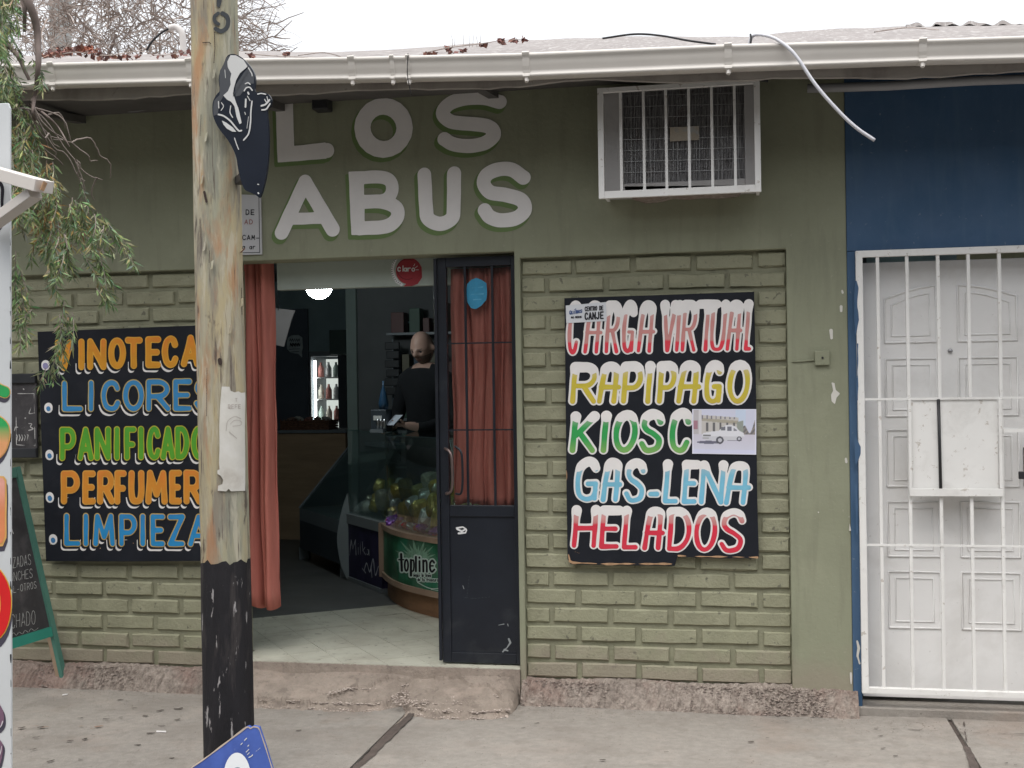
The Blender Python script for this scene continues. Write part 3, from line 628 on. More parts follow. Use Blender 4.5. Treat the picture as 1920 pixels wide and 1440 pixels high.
for px in (96, 355, 659, 735, 765, 986, 1365, 1730):
    t, b = gutline(px); A = PY(px, t, YGf); B = PY(px, b, YGf); wdt = .030 if px not in (735, 765) else .018
    mb = MB()
    for xx in (A.x-wdt/2, A.x+wdt/2):
        for (y, k) in prof[:14]: mb.v.append((xx, YGf+y-.004-(.004 if k > .9 else 0), B.z-.004+(A.z-B.z+.010)*k))
    for j in range(13): mb.f.append((j+1, j, 14+j, 14+j+1))
    mb.tube([(A.x, YGf+.01, B.z-.02), (A.x, YGf+.02, B.z+.005)], [.006, .012], 6)
    o = mb.build('gutter_clip', m_gutter, gut, smooth=False); mo = o.modifiers.new('t', 'SOLIDIFY'); mo.thickness = .003; mo.offset = 1

# cables
def cable(pts, r, mat, label, n=6, nm='cable'):
    return MB().tube(cat(pts, 8), r, n).build(nm, mat, smooth=True, label=label, cat='cable')
m_wcab = M('white_cable', (.62, .62, .66), .5, .05); m_bcab = M('black_cable', (.02, .02, .022), .5, .05); m_gcab = M('grey_cable', (.2, .2, .21), .6, .05)
cable([PY(1404, 84, -.62), PY(1412, 67, -.64), PY(1432, 66, -.67), PY(1458, 75, -.70), PY(1490, 102, -.72), PY(1530, 160, -.72), PY(1572, 208, -.71), PY(1605, 239, -.70), PY(1640, 263, -.69)], .0075, m_wcab, 'stiff white cable end springing over the gutter and hanging down by the blue wall')
cable([PY(1130, 72, -.5), PY(1190, 64, -.55), PY(1240, 67, -.58), PY(1290, 76, -.64), PY(1342, 83, -.68)], .0045, m_bcab, 'thin black cable lying on the roof edge above the barred air conditioner')
cable([PY(1404, 92, -.64), PY(1408, 78, -.65), PY(1407, 64, -.64)], .004, m_bcab, 'short black wire tie standing up from the gutter beside the white cable')
cable([PY(20, 194, -.06), PY(110, 200, -.05), PY(200, 207, -.05), PY(214, 202, -.05), PY(226, 202, -.05), PY(248, 209, -.05), PY(310, 197, -.1), PY(372, 178, -.3)], .0042, m_gcab, 'thin wavy grey cable strung under the eave left of the wooden pole')
cable([PY(765, 100, -.70), PY(764, 140, -.70), PY(771, 178, -.69)], .0022, m_bcab, 'thin dark wire hanging over the gutter above the lettering')
MB().tube(cat([PY(275, 94, .3), PY(285, 78, .3), PY(302, 62, .3), PY(318, 53, .3)], 8), .006, 6).build('cable', m_bcab, smooth=True, label='black lead-in cable curving into the bent white mast pipe on the roof', cat='cable')
MB().tube(cat([PY(318, 53, .3), PY(330, 51, .3), PY(340, 60, .3), PY(343, 75, .3), PY(344, 102, .3)], 8), .018, 10).build('mast_pipe', M('white_pipe', (.6, .57, .55), .5), smooth=True, label='bent white gooseneck mast pipe standing on the roof behind the pole', cat='pipe')
cable([PY(1402, 131, -.45), PY(1404, 140, -.43), PY(1418, 148, -.41), PY(1440, 152, -.4)], .006, m_bcab, 'dark cable loop under the gutter over the right end of the window cage')
# security lamp / small bracket under the eave
a = PY(604, 188, -.06); MB().box(a.x-.045, a.x+.035, -.09, -.002, a.z-.05, a.z+.035).build('junction_box', m_blk, bevel=.006, label='small dark box under the eave above the letter L of the shop name', cat='junction box')
cable([PY(512, 196, -.02), PY(560, 184, -.03), PY(620, 176, -.05), PY(680, 170, -.1)], .009, m_gcab, 'grey conduit rising under the eave over the first letter of the shop name')
# electrical box on the pilaster
a = PY(1540, 671, 0)
eb = MB().box(a.x-.030, a.x+.036, -.018, -.0005, a.z-.034, a.z+.032).build('electrical_box', m_wall, bevel=.003, label='small olive-painted square electrical box on the plain pilaster beside the blue wall', cat='electrical box')
MB().lathe([(0, -.003), (.005, -.003), (.005, .002)], (a.x+.004, -.019, a.z), 10, 'y').build('screw', m_blk, eb)
MB().tube([PY(1485, 678, -.004), PY(1500, 677.5, -.005), PY(1526, 675, -.006)], .0035, 6).build('wire', m_wall, eb)

# ================================================================== BARRED AIR CONDITIONER
YC = -.34
def cp(px, py): return PY(px, py, YC)
cage = empty('window_cage', cp(1273, 366), label='white welded bar cage around the air conditioner high on the green wall', cat='window cage')
cx0, cx1 = cp(1121, 260).x, cp(1426, 260).x; czt, czb = cp(1270, 156).z, cp(1270, 366).z
mb = MB(); t = .026
mb.box(cx0, cx0+t, YC, YC+.02, czb, czt); mb.box(cx1-t, cx1, YC, YC+.02, czb, czt); mb.box(cx0+t, cx1-t, YC, YC+.02, czb, czb+.032); mb.box(cx0+t, cx1-t, YC, YC+.02, czt-.022, czt)
for x in (cx0+.002, cx1-.018):
    for z in (czb+.034, czt-.02): mb.box(x, x+.014, YC+.021, -.002, z, z+.014)
mb.build('cage_frame', m_white, cage, bevel=.0015)
for px in (1164, 1207, 1249, 1292, 1335, 1378):
    x = cp(px, 260).x; MB().box(x-.006, x+.006, YC+.004, YC+.016, czb+.032, czt-.022).build('bar', m_white, cage)
ac = empty('air_conditioner', (PY(1270, 340, -.2).x, -.2, czb+.03), label='weathered window air conditioner with dark finned coil inside the white cage', cat='air conditioner')
m_ac = M('ac_casing', (.40, .39, .385), .5, .1, 4, .1, 40, .001, stains=[((.22, .2, .19), 6, .55, .75, .5)])
YA = -.22; ax0, ax1 = PY(1133, 260, YA).x, PY(1424, 260, YA).x; azt, azb = PY(1270, 160, YA).z, PY(1270, 356, YA).z
kx0, kx1 = PY(1168, 260, YA).x, PY(1396, 260, YA).x; kzt, kzb = PY(1270, 166, YA).z, PY(1270, 340, YA).z
mb = MB(); mb.box(ax0, kx0, YA, -.002, azb, azt); mb.box(kx1, ax1, YA, -.002, azb, azt); mb.box(kx0, kx1, YA, -.002, azb, kzb); mb.box(kx0, kx1, YA, -.002, kzt, azt)
mb.build('casing', m_ac, ac, bevel=.003)
m_coil = M('condenser_fins', (.32, .31, .31), .35, .6, 30, .8, 220, .004, metal=.5, stains=[((.28, .27, .26), 40, .6, .68, .8, (1, 1, .35)), ((.5, .5, .5), 90, .68, .72, .9, (1, 1, .3)), ((.2, .14, .12), 6, .58, .7, .6)], stretch=(4, 1, .4))
mb = MB(); nn = 75
for i in range(nn):
    x = kx0+(kx1-kx0)*(i+.5)/nn; mb.box(x-.0016, x+.0016, YA+.016, YA+.05, kzb, kzt)
mb.box(kx0, kx1, YA+.028, YA+.036, kzb, kzt); mb.build('condenser_coil', m_coil, ac)
mb = MB()
for py in np.arange(176, 338, 20.6): a = PY(1168, py+3, YA); b = PY(1396, py-3, YA); mb.tube([(kx0, YA+.008, a.z), (kx1, YA+.008, b.z)], .0017, 4)
for px in (1183, 1190, 1219, 1226, 1262, 1270, 1305, 1311, 1346, 1353, 1384): x = PY(px, 250, YA).x; mb.tube([(x, YA+.011, kzb), (x, YA+.011, kzt)], .0014, 4)
mb.build('wire_guard', M('galvanised_wire', (.4, .4, .4), .4, .1, metal=.6), ac)
a, b = PY(1256, 239, YA), PY(1311, 262, YA)
mb = MB().box(a.x, b.x, YA+.001, YA+.004, b.z, a.z); mb.build('rating_plate', M('beige_plate', (.42, .37, .3), .6, .1, stains=[((.3, .36, .42), 18, .5, .6, .5)]), ac)
# broken mortar under the unit
pl_ = [PY(px, py, -.02) for px, py in ((1178, 362), (1392, 360), (1385, 368), (1345, 372), (1320, 371), (1290, 374), (1262, 372), (1240, 378), (1212, 381), (1188, 374), (1180, 368))]
MB().prism([(p.x, -.22, p.z) for p in pl_], (0, .218, 0)).build('mortar_patch', m_plinth, shop, fixn=True)

# ================================================================== SIGN BOARDS ON THE WALL
YB = RC-.030
def boardpoly(px, Y, th, name, mat, parent):
    return MB().prism([PY(x, y, Y) for x, y in px], (0, th, 0)).build(name, mat, parent, fixn=True, bevel=.0015)
rb = empty('signboard', PY(1240, 1050, YB), label='black hand-painted board right of the doorway with pink, yellow, green and blue words', cat='signboard')
boardpoly([(1058, 559), (1414, 547), (1418, 760), (1420, 940), (1423, 1047), (1350, 1047), (1270, 1044), (1265, 1061), (1160, 1060), (1070, 1058), (1064, 1048), (1062, 900), (1060, 700)], YB-.012, .012, 'board', m_board, rb)
B = W(YB-.012)
chip = [('s', [(1068, 1052), (1074, 1055), (1100, 1056), (1140, 1057.5), (1200, 1057), (1263, 1057.5)], 1.3), ('s', [(1272, 1042), (1300, 1043), (1360, 1044), (1420, 1045)], .9), ('s', [(1066, 1040), (1068, 1050)], 1.1), ('s', [(1062, 860), (1063, 900)], .5), ('s', [(1077, 1034), (1086, 1037)], 1.2)]
paint(B, chip, .001, 'chipped_edge', m_ply, rb, .003, wob=.003)
def qa(bx): return [(1040+a/4.8, 1040+b/4.8) for a, b in bx]
def q3(bx): return [(960+a/3.2, 960+b/3.2) for a, b in bx]
rows = [
 ('C@RG@VIRTU@L', qa([(100,240),(255,440),(445,605),(590,740),(735,915),(945,1110),(1075,1150),(1130,1300),(1262,1480),(1385,1560),(1535,1700),(1700,1800)]), (566, 563), (667, 660), 7.0, 3.4, 6, 'red1'),
 ('R@PIP@GO', q3([(345,525),(505,660),(650,800),(785,860),(865,1000),(980,1140),(1140,1275),(1280,1440)]), (681, 676), (760, 760), 8.4, 4.6, 5, 'yel'),
 ('KIOSC', q3([(345,520),(520,595),(597,765),(755,920),(930,1085)]), (774, 766), (852, 852), 8.8, 5.2, 6, 'grn'),
 ('G@S-LEN@', qa([(165,415),(410,615),(615,835),(830,960),(970,1135),(1140,1305),(1295,1545),(1520,1770)]), (858, 867), (942, 950), 7.8, 4.4, 5, 'blu'),
 ('HEL@DOS', qa([(150,400),(395,605),(600,775),(785,1000),(1005,1250),(1240,1480),(1470,1725)]), (948, 955), (1029, 1040), 7.8, 4.4, 5, 'red2'),
]
COLS = {'red1': (S(204,140,136), S(222,62,78), .26), 'yel': (S(205,186,66), S(206,182,72), .3), 'grn': (S(52,160,84), S(140,182,100), .35), 'blu': (S(122,188,214), S(118,190,222), .3), 'red2': (S(205,120,120), S(214,50,72), .62)}
for chars, bx, top, bot, rW, rF, sl, key in rows:
    bxx = bx
    if key == 'blu': bxx = [b if c != '-' else (b[0], b[1], 917-3, 935) for c, b in zip(chars, bx)]
    st = word(chars.replace('C', 'C'), bxx, top, bot, rW, sl)
    if key == 'blu':   # low dash
        st = [s_ for s_ in st]
    vt = B.uv(1240, min(top))[1]; vb = B.uv(1240, max(bot))[1]; H = vt-vb
    gk = lambda X, Y: .0050*np.clip((Y-(vb+.72*H))/(.15*H), 0, 1)
    paint(B, st, .0014, 'lettering_outline', m_letW, rb, .003, grow=gk, wob=.0012)
    c1, c2, lo = COLS[key]
    f = shift(st, 0, .8, rF-rW)
    top_f = .74 if key != 'red2' else .80
    def colf(u, v, c1=c1, c2=c2, lo=lo, vb=vb, H=H, key=key):
        k = (v-vb)/H + .02*math.sin(u*40); n = .5+.5*math.sin(u*63+v*17)
        if key in ('red1', 'red2'): c = c2 if k < lo-.015 else (c1 if k > lo+.015 else mixc(c2, c1, (k-lo+.015)/.03))
        else: c = mixc(c2, c1, k/lo)
        if k > .6: c = mixc(c, S(215, 205, 200), min(1, (k-.6)/.35)*.65)
        return mixc(c, (c[0]*.86+.02, c[1]*.9+.02, c[2]*.86+.02), n*.5)
    paint(B, f, .0028, 'lettering', m_vc, rb, .003, colfn=colf, clip=lambda X, Y, vb=vb, H=H, tf=top_f: (vb+tf*H+.006*np.sin(X*90)-Y), wob=.0012)
# sticker and photo print
stk = sheet(B, [(1061, 573), (1136, 566.5), (1138, 602), (1062, 606)], 4, 3, .0048, lambda x, y: S(214, 216, 220), 'sticker', m_vcp, None, .0004)
tag(stk, 'small white CENTRO DE CANJE sticker on the upper left corner of the black board', 'sticker')
m_ink = M('black_ink', (.02, .02, .025), .6, 0, bump=0); m_bink = M('blue_ink', (.07, .11, .25), .6, 0, bump=0); m_wink = M('white_ink', (.7, .7, .7), .6, 0, bump=0)
Bs = W(YB-.012-.0062)
paint(Bs, text('CENTRO DE', 1097, 583, 7.5, 2.5, .75, -.06, 3.9), .0004, 'print', m_ink, stk, .0015)
paint(Bs, text('CANJE', 1097, 599, 12, 4.6, 1.25, -.06, 7.3), .0004, 'print', m_ink, stk, .0015)
paint(Bs, text('Quilmes', 1068, 589.5, 6.5, 2.9, .75, -.16, 3.9), .0004, 'print', m_bink, stk, .0015)
paint(Bs, text('MAS PREMIOS', 1071, 597, 3.4, 1.2, .4, -.06, 1.9), .0004, 'print', m_ink, stk, .0012)
def carphoto(x, y):
    # x, y in 0..1 from top left: faded print of a white saloon parked in front of an old building
    if x < .02 or x > .98 or y < .02 or y > .98: return S(226, 226, 240)
    c = S(208, 210, 228)
    if x > .68 and x < .84: c = mixc(S(200, 214, 234), S(205, 210, 226), y*1.5)
    if y < .57 and x < .15:
        c = S(190, 186, 190) if not (.02 < x < .09 and .25 < y < .45) else S(168, 128, 140)
        if x > .10: c = S(212, 210, 214)
    if .15 < x < .72 and .13+.10*(x-.15) < y < .56:
        c = S(198, 194, 190)
        if .20+.10*(x-.15) < y < .26+.14*(x-.15): c = S(172, 166, 152)
        if y > .30 and math.sin(x*60) > .55 and y < .5: c = S(110, 108, 110)
        if y < .22 and math.sin(x*88) > .6: c = S(130, 128, 138)
    if x > .70 and y < .57 and y > .62-.9*(x-.66)-.12*math.sin(x*33) and x > .78: c = mixc(S(150, 142, 136), S(112, 112, 116), .5+.5*math.sin(x*91+y*57))
    if .70 < x < .80 and .25 < y < .55 and y > .25+1.2*(.8-x)*.3: c = S(152, 158, 150)
    if y > .56: c = mixc(S(206, 202, 214), S(214, 216, 232), (y-.56)*2)
    if y > .9: c = S(212, 214, 236)
    # shadow
    if (x-.26)**2/.036+(y-.74)**2/.0012 < 1 or (.45 < x < .78 and .685 < y < .705): c = S(112, 112, 128)
    # body
    top = np.interp(x, [.15, .17, .30, .42, .47, .53, .62, .68, .74, .80, .82], [.60, .535, .50, .48, .40, .355, .355, .385, .48, .52, .60])
    bot = np.interp(x, [.15, .20, .38, .50, .72, .82], [.63, .68, .70, .70, .68, .60])
    if .15 < x < .82 and top < y < bot: c = S(222, 222, 228) if y < .6 else S(206, 206, 212)
    if .45 < x < .52 and .40-(x-.45)*.2 < y < .475: c = S(120, 122, 130)
    if .55 < x < .62 and .385 < y < .48: c = S(124, 126, 136)
    if .645 < x < .70 and .41+(x-.645)*.9 < y < .48: c = S(140, 142, 150)
    if .17 < x < .29 and .57 < y < .605: c = S(126, 126, 128)
    if .16 < x < .26 and .635 < y < .655: c = S(160, 160, 160)
    for cx, cy, r in ((.435, .69, .052), (.735, .655, .034)):
        d = math.hypot(x-cx, (y-cy)*.71)
        if d < r*1.15: c = S(92, 92, 100)
        if d < r*.62: c = S(196, 196, 204)
    return c
pp = sheet(B, [(1298, 767), (1418, 767), (1418, 852.5), (1298, 850.5)], 132, 92, .0052, carphoto, 'photo_print', m_vcp, None, 0)
tag(pp, 'pale paper print of an old white saloon car stuck over the green word', 'photo print')

# left board
lb_ = empty('signboard', PY(250, 1050, YB), label='black hand-painted board left of the wooden pole with orange, blue and green words', cat='signboard')
boardpoly([(70, 622), (372, 610), (445, 607), (448, 1052), (380, 1052), (230, 1053), (86, 1052)], YB-.010, .010, 'board', m_board, lb_)
LB = W(YB-.010)
def q6(bx): return [(60+a/6.0, 60+b/6.0) for a, b in bx]
def q4(bx): return [(60+a/5.144, 60+b/5.144) for a, b in bx]
lrows = [
 ('VINOTECA', q6([(255,470),(520,600),(620,845),(855,1065),(1045,1250),(1275,1460),(1455,1655),(1675,1900)]), (637, 627), (696, 688), (S(214,148,44), S(222,166,66), S(226,116,52))),
 ('LICORES', q6([(330,585),(620,715),(765,1010),(1015,1272),(1278,1570),(1580,1810),(1815,2040)]), (713, 708), (773, 772), (S(58,136,190), S(188,166,104), S(70,140,190))),
 ('PANIFICADOS', q4([(262,440),(435,605),(597,770),(787,857),(885,1015),(1018,1090),(1100,1252),(1235,1390),(1375,1528),(1530,1690),(1700,1840)]), (800, 797), (865, 862), (S(92,164,50), S(186,176,60), S(64,158,60))),
 ('PERFUMERIA', q4([(278,475),(485,622),(628,805),(793,920),(930,1090),(1093,1315),(1322,1452),(1460,1650),(1665,1720),(1730,1900)]), (882, 880), (946, 946), (S(214,142,50), S(216,160,76), S(224,124,56))),
 ('LIMPIEZA', q4([(303,480),(488,555),(583,812),(832,1028),(1033,1108),(1135,1292),(1303,1485),(1498,1720)]), (961, 963), (1025, 1026), (S(44,138,194), S(190,162,100), S(60,130,190))),
]
for chars, bx, top, bot, (c1, co, c2) in lrows:
    st = word(chars, bx, top, bot, 6.4, 0)
    vb = LB.uv(220, max(bot))[1]; vt = LB.uv(220, min(top))[1]; H = vt-vb
    sl_ = (LB.uv(370, bot[1])[1]-LB.uv(110, bot[0])[1])/(LB.uv(370, bot[1])[0]-LB.uv(110, bot[0])[0]); u0_ = LB.uv(110, bot[0])[0]; vb0 = LB.uv(110, bot[0])[1]
    paint(LB, shift(st, -5.2, 7.2, .2), .0010, 'lettering_shadow', m_letW, lb_, .003, clip=lambda X, Y: (vb0+sl_*(X-u0_)+.038-Y), wob=.001)
    paint(LB, shift(st, -2.6, 2.6, 1.3), .0020, 'lettering_gap', m_board, lb_, .004)
    paint(LB, st, .0030, 'lettering_outline', M('outline_%d' % int(co[0]*999), co, .6, .1, 8, .1), lb_, .003, wob=.001)
    def cf(u, v, c1=c1, c2=c2): 
        n = .5+.5*math.sin(u*37+v*9+math.sin(u*91)); k = (v-vb)/H
        return mixc(c1, c2, (k-.3)*n*1.1)
    paint(LB, shift(st, .3, 0, -1.9), .0040, 'lettering', m_vc, lb_, .003, colfn=cf, wob=.0012)
for x, y in ((86, 685), (91, 765), (92.7, 853), (93.4, 932.6), (100, 1011)):
    paint(LB, [('s', [(x, y-1.2), (x, y+1.2)], 8.6)], .0012, 'painted_dot', m_letW, lb_, .002, wob=.0015)
    paint(LB, [('s', [(x, y+1), (x+.3, y+2)], 4.6 if y > 700 else 5.6)], .0024, 'painted_dot', M('dot_blue' if y > 700 else 'dot_violet', S(70, 130, 180) if y > 700 else S(150, 145, 185), .6, .2, 20), lb_, .002, wob=.002)
paint(LB, [('s', [(95+i*31, 1020+12*math.sin(i*5)), (95.5+i*31, 1020+12*math.sin(i*5))], .9) for i in range(9)], .001, 'chip', m_ply, lb_, .003)

# chalk poster frame at the far left
fr = empty('framed_blackboard', PY(45, 855, YB-.01), label='dark framed chalkboard on the bricks at far left beside the VINOTECA board', cat='blackboard')
a, b = PY(-30, 702, YB), PY(70.5, 858, YB)
YQ = YB-.016
m_fr = M('dark_frame', (.03, .032, .036), .5, .2); m_chb = M('dusty_blackboard', (.055, .052, .055), .8, .25, 6, stains=[((.13, .12, .12), 8, .5, .7, .6)])
for z_ in (a.z-.05, b.z): MB().box(a.x, b.x, YQ, YB+.01, z_, z_+.05).build('frame_rail', m_fr, fr, bevel=.003)
MB().box(a.x, b.x, YQ+.012, YB+.01, b.z+.0505, a.z-.0505).build('panel', m_chb, fr)
Q = W(YQ+.012); m_chk = M('chalk', (.45, .44, .43), .95, .3, 80, 0)
ch = [('s', [(30, 738), (64, 738), (66, 836), (31, 834), (30, 738)], .35), ('s', [(27, 808), (29, 801), (34, 801)], .6), ('s', [(41, 803), (46, 801)], .9), ('s', cat([(54, 794), (60, 795), (57, 800), (62, 804), (54, 807)]), .7), ('s', [(44, 729), (45, 730)], 1.4), ('s', [(47, 784), (48, 784)], .8)]
ch += [('s', [(31+i*5, 815), (33+i*5, 818+3*math.sin(i)), (31+i*5, 826)], .6) for i in range(5)] + [('s', cat([(58, 745), (53, 752), (58, 764), (55, 775), (66, 774)]), .5)]
paint(Q, ch, .001, 'chalk_drawing', m_chk, fr, .0025, wob=.002)

# plaque behind the pole
pq = boardpoly([(398, 362), (489, 366), (491, 477), (400, 479)], -.012, .010, 'plaque', M('plaque_white', (.55, .55, .56), .5, .05), None)
tag(pq, 'white printed notice plate half hidden behind the wooden pole under the cow sign', 'notice')
Pq = W(-.012)
paint(Pq, text('DE', 461.5, 402.5, 9, 5.5, .9, 0, 9.5) + text('CAM-', 455, 449.5, 8.5, 5.5, .75, 0, 8.6), .001, 'print', m_ink, pq, .002)
paint(Pq, text('AD', 459, 420, 8, 5.6, .8, 0, 9), .001, 'print', M('faded_red_ink', (.32, .16, .15), .6, 0), pq, .002)
paint(Pq, text('a ar', 455, 467, 6.5, 4, .7, 0, 6.6), .001, 'print', m_ink, pq, .002)
paint(Pq, [('s', [(400, 475), (487, 473.5), (485.5, 366)], .6)], .001, 'print', m_ink, pq, .002)

# ================================================================== WOODEN POLE
TPOLE = 4.75
pb = CAM + ray(417, 720)*TPOLE; PX, PYY = pb.x, pb.y
pole = empty('utility_pole', (PX, PYY, 0), label='thick weathered wooden pole with black tarred foot standing before the shop front', cat='pole')
lean = (CAM+ray(417.5, 1400)*TPOLE).x - (CAM+ray(410, 40)*TPOLE).x   # lean of the trunk
m_pole = M('pole_wood', (.37, .335, .25), .9, .22, 9, 1.0, 40, .006, stretch=(3, 3, .3),
   stains=[((.47, .39, .23), 4.5, .44, .56, .75, (2.2, 2.2, .45)), ((.21, .185, .16), 5, .50, .60, .75, (3, 3, .45)), ((.43, .22, .11), 3.4, .54, .62, .75, (2.5, 2.5, .5)), ((.27, .30, .24), 2.2, .48, .60, .5, (2, 2, .5)), ((.07, .05, .045), 9, .60, .66, .8, (2, 2, .5)), ((.52, .48, .38), 12, .55, .62, .6, (2, 2, .3)), ((.10, .075, .06), 22, .60, .64, .75, (4, 4, .16))])
m_potar = M('pole_tar', (.017, .016, .019), .75, .3, 6, .9, 60, .005, stretch=(2, 2, .5), stains=[((.10, .085, .08), 5, .50, .66, .55, (2.5, 2.5, .35)), ((.42, .40, .40), 14, .635, .66, .8, (2.4, 2.4, .5))])
zcut = (CAM+ray(417, 1049)*TPOLE).z
def prad(z): return .0975 - .0022*(z-0)
def pcx(z): return PX - (.004)*(z-.8)
def polemesh(z0, z1, step, grow=0.0, rag=0):
    n = 40; mb = MB(); zs = list(np.arange(z0, z1, step))+[z1]
    for j, z in enumerate(zs):
        for k in range(n):
            a = 2*math.pi*k/n
            r = prad(z)+grow+.0022*math.sin(3*a+z*1.3)+.0016*math.sin(7*a-z*2.1)+.0012*math.sin(17*a+z*5)*math.sin(z*9+a*3)
            zz = z + (rag*(.6*math.sin(a*9)+.4*math.sin(a*23+1)) if j == (len(zs)-1) else 0)
            mb.v.append((pcx(z)+r*math.cos(a), PYY+r*math.sin(a), zz))
    mb.f = [(j*n+k, j*n+(k+1) % n, (j+1)*n+(k+1) % n, (j+1)*n+k) for j in range(len(zs)-1) for k in range(n)]
    return mb
polemesh(-.12, 6.5, .05).build('trunk', m_pole, pole, smooth=True)
polemesh(-.12, zcut, .05, .0012, .012).build('tar_band', m_potar, pole, smooth=True)
# deep cracks, a knot hole, lifted bark flakes
def poleface(px, py, off=0.0):      # point of the camera-facing side of the trunk
    d = ray(px, py); o = CAM-Vector((0, 0, 0)); z = (CAM+d*TPOLE).z; cx = pcx(z); r = prad(z)+.0035+off
    ax, ay = o.x-cx, o.y-PYY; A = d.x*d.x+d.y*d.y; Bq = 2*(ax*d.x+ay*d.y); Cq = ax*ax+ay*ay-r*r
    disc = max(Bq*Bq-4*A*Cq, 0); return CAM+d*((-Bq-math.sqrt(disc))/(2*A))
def poledecal(shapes, off, name, mat, parent, res=.6, colfn=None, **k):
    # draw in pixel units then wrap
    class PP:
        def uv(s, x, y): return (x, -y)
        def xyz(s, u, v, f=0): return Vector((u, 0, v))
    o = paint(PP(), shapes, 0, name, mat, parent, res, colfn, step=4, **k)
    me = o.data
    for v in me.vertices:
        q = poleface(v.co.x, -v.co.z, off); v.co = q
    me.update(); return o
m_crack = M('dark_crack', (.05, .035, .03), .95, .2)
for p_, r_ in (([(402, 60), (403, 90), (401, 118)], .6), ([(380, 80), (392, 79), (395, 82)], .8), ([(412, 675), (413, 681)], 3.8), ([(383, 360), (387, 378)], 2.2), ([(377, 215), (375, 255)], .4), ([(393, 470), (392, 492)], .5), ([(453, 540), (454, 590)], .4), ([(388, 690), (387, 780)], .4)):
    poledecal([('s', p_, r_)], .0012, 'crack' if r_ < 3 else 'knot_hole', m_crack, pole, .4, wob=.5)
m_sten = M('stencil_grey', (.055, .06, .065), .8, .2, 20)
poledecal([('s', cat([(409, 25), (402.5, 31), (403, 40), (409.5, 45)], 5), 3.4)], .0016, 'stencilled_number', m_sten, pole, .4)
poledecal([('s', cat([(417, 25), (425, 30), (428, 40), (425, 52), (415, 58.5), (404.5, 54)], 5), 4.0)], .0016, 'stencilled_number', m_sten, pole, .4)
poledecal([('p', [(407, -8), (416, -8), (414, 6), (411, 13), (407, 11)], 1)], .0016, 'stencilled_number', m_sten, pole, .4)
mbf = MB()
for x, y in ((400, 132), (377, 330), (382, 455), (452, 560), (396, 490), (385, 250), (430, 610)):
    a = poleface(x, y, .001); mbf.add([a, a+Vector((.012, -.004, .004)), a+Vector((.010, -.012, -.03)), a+Vector((-.003, -.004, -.034))], [(0, 1, 2, 3), (3, 2, 1, 0)])
mbf.build('bark_flake', m_pole, pole)
mbn = MB().tube([poleface(452, 473, 0), poleface(452, 473, 0)+Vector((.035, -.045, .008))], .0022, 5); mbn.build('nail', m_rust, pole)
# torn bill on the pole
ps = poledecal([('p', [(416, 725), (430, 725.5), (432, 733), (440, 736), (447, 734), (452, 737), (459.2, 736), (459.6, 745), (458.8, 800), (459.5, 860), (459.5, 920), (433, 921), (429, 916), (424, 921), (408.5, 920), (409, 911), (417, 908), (419, 900), (414, 892), (408, 888), (408, 882), (412, 880), (411, 868), (412, 840), (411.5, 800), (413, 760)], .3)], .0030, 'torn_poster', M('old_paper', (.60, .58, .53), .85, .06, 10, .4, 60, .002, stains=[((.42, .38, .33), 9, .58, .72, .6), ((.7, .69, .67), 5, .5, .7, .6)]), None, .8)
tag(ps, 'torn and faded white paper bill pasted round the wooden pole', 'poster')
poledecal([('s', p, .35) for p in ([(430, 761), (430, 766), (434, 766)],)] + [(k, [(x, y) for x, y in p], .45) for k, p, r in text('DEFE', 428, 765.5, 7, 4, .45, 0, 6.4)] + [(k, p, .4) for k, p, r in text('T', 441, 753, 6, 4, .4, 0, 6)]
          + [('s', cat([(424, 808), (427, 790), (440, 781), (452, 785)]), .4), ('s', cat([(432, 795), (440, 788), (452, 790), (451, 797), (436, 799)]), .35), ('s', [(430, 810), (444, 822)], .5)], .0040, 'faded_print', M('faded_print', (.40, .35, .32), .8, .1), ps, .4)

# ================================================================== COW HEAD SIGN
TC = 4.60
cpl = Plane(CAM+ray(455, 230)*TC, (1, 0, 0), (0, 0, 1)); 
cows = empty('cow_sign', CAM+ray(470, 365)*TC, label='black and white painted cut-out of a cow head fixed to the upper pole', cat='sign')
def k5(*p): return [(390+x/4.966, 90+y/4.966) for x, y in p]
out_ = [(426,105),(433,101.5),(444,102.5),(456,110),(469.5,125),(476.5,138),(478.5,152),(478,172),(490.6,171.5),(502.7,176.5),(508.7,187),(506,199),(500.5,208),(503,240),(503,290),(498,333),(488,368),(480,366),(470,361),(457,353),(447,320),(442,292),(428,264),(411,242),(400,219),(398.5,194),(405.5,178),(412,169),(410,150),(413,133),(421,117)]
pts3 = [cpl.xyz(*cpl.uv(x, y)) for x, y in cat(out_, 3, True)[:-1]]
MB().prism(pts3, (0, .014, 0)).build('board', M('gloss_black', (.010, .014, .024), .35, .2, 4, .05, spec=.3), cows, fixn=True)
m_cw = M('cow_white', (.58, .58, .57), .45, .05); m_cg = M('cow_grey', (.075, .08, .09), .4, .15)
paint(cpl, [('p', k5((170,85),(205,75),(190,140),(190,180),(225,215),(215,290),(215,340),(185,410),(150,440),(110,500),(100,560),(95,620),(48,640),(50,560),(60,490),(110,440),(105,300),(112,210),(145,160)), -.1), ('p', k5((300,95),(350,120),(400,190),(425,260),(425,330),(390,330),(350,370),(300,440),(260,450),(260,350),(330,230),(380,180)), .1)], .0012, 'grey_patch', m_cg, cows, .0018, wob=.002)
paint(cpl, [('p', k5((212,68),(262,68),(330,112),(372,172),(352,195),(300,242),(262,302),(240,372),(232,425),(258,490),(285,560),(300,640),(316,700),(296,712),(268,640),(245,545),(215,503),(180,482),(147,442),(188,402),(213,340),(208,292),(222,240),(192,180),(186,130)), .1)], .0024, 'white_blaze', m_cw, cows, .0015, wob=.002)
stx = []
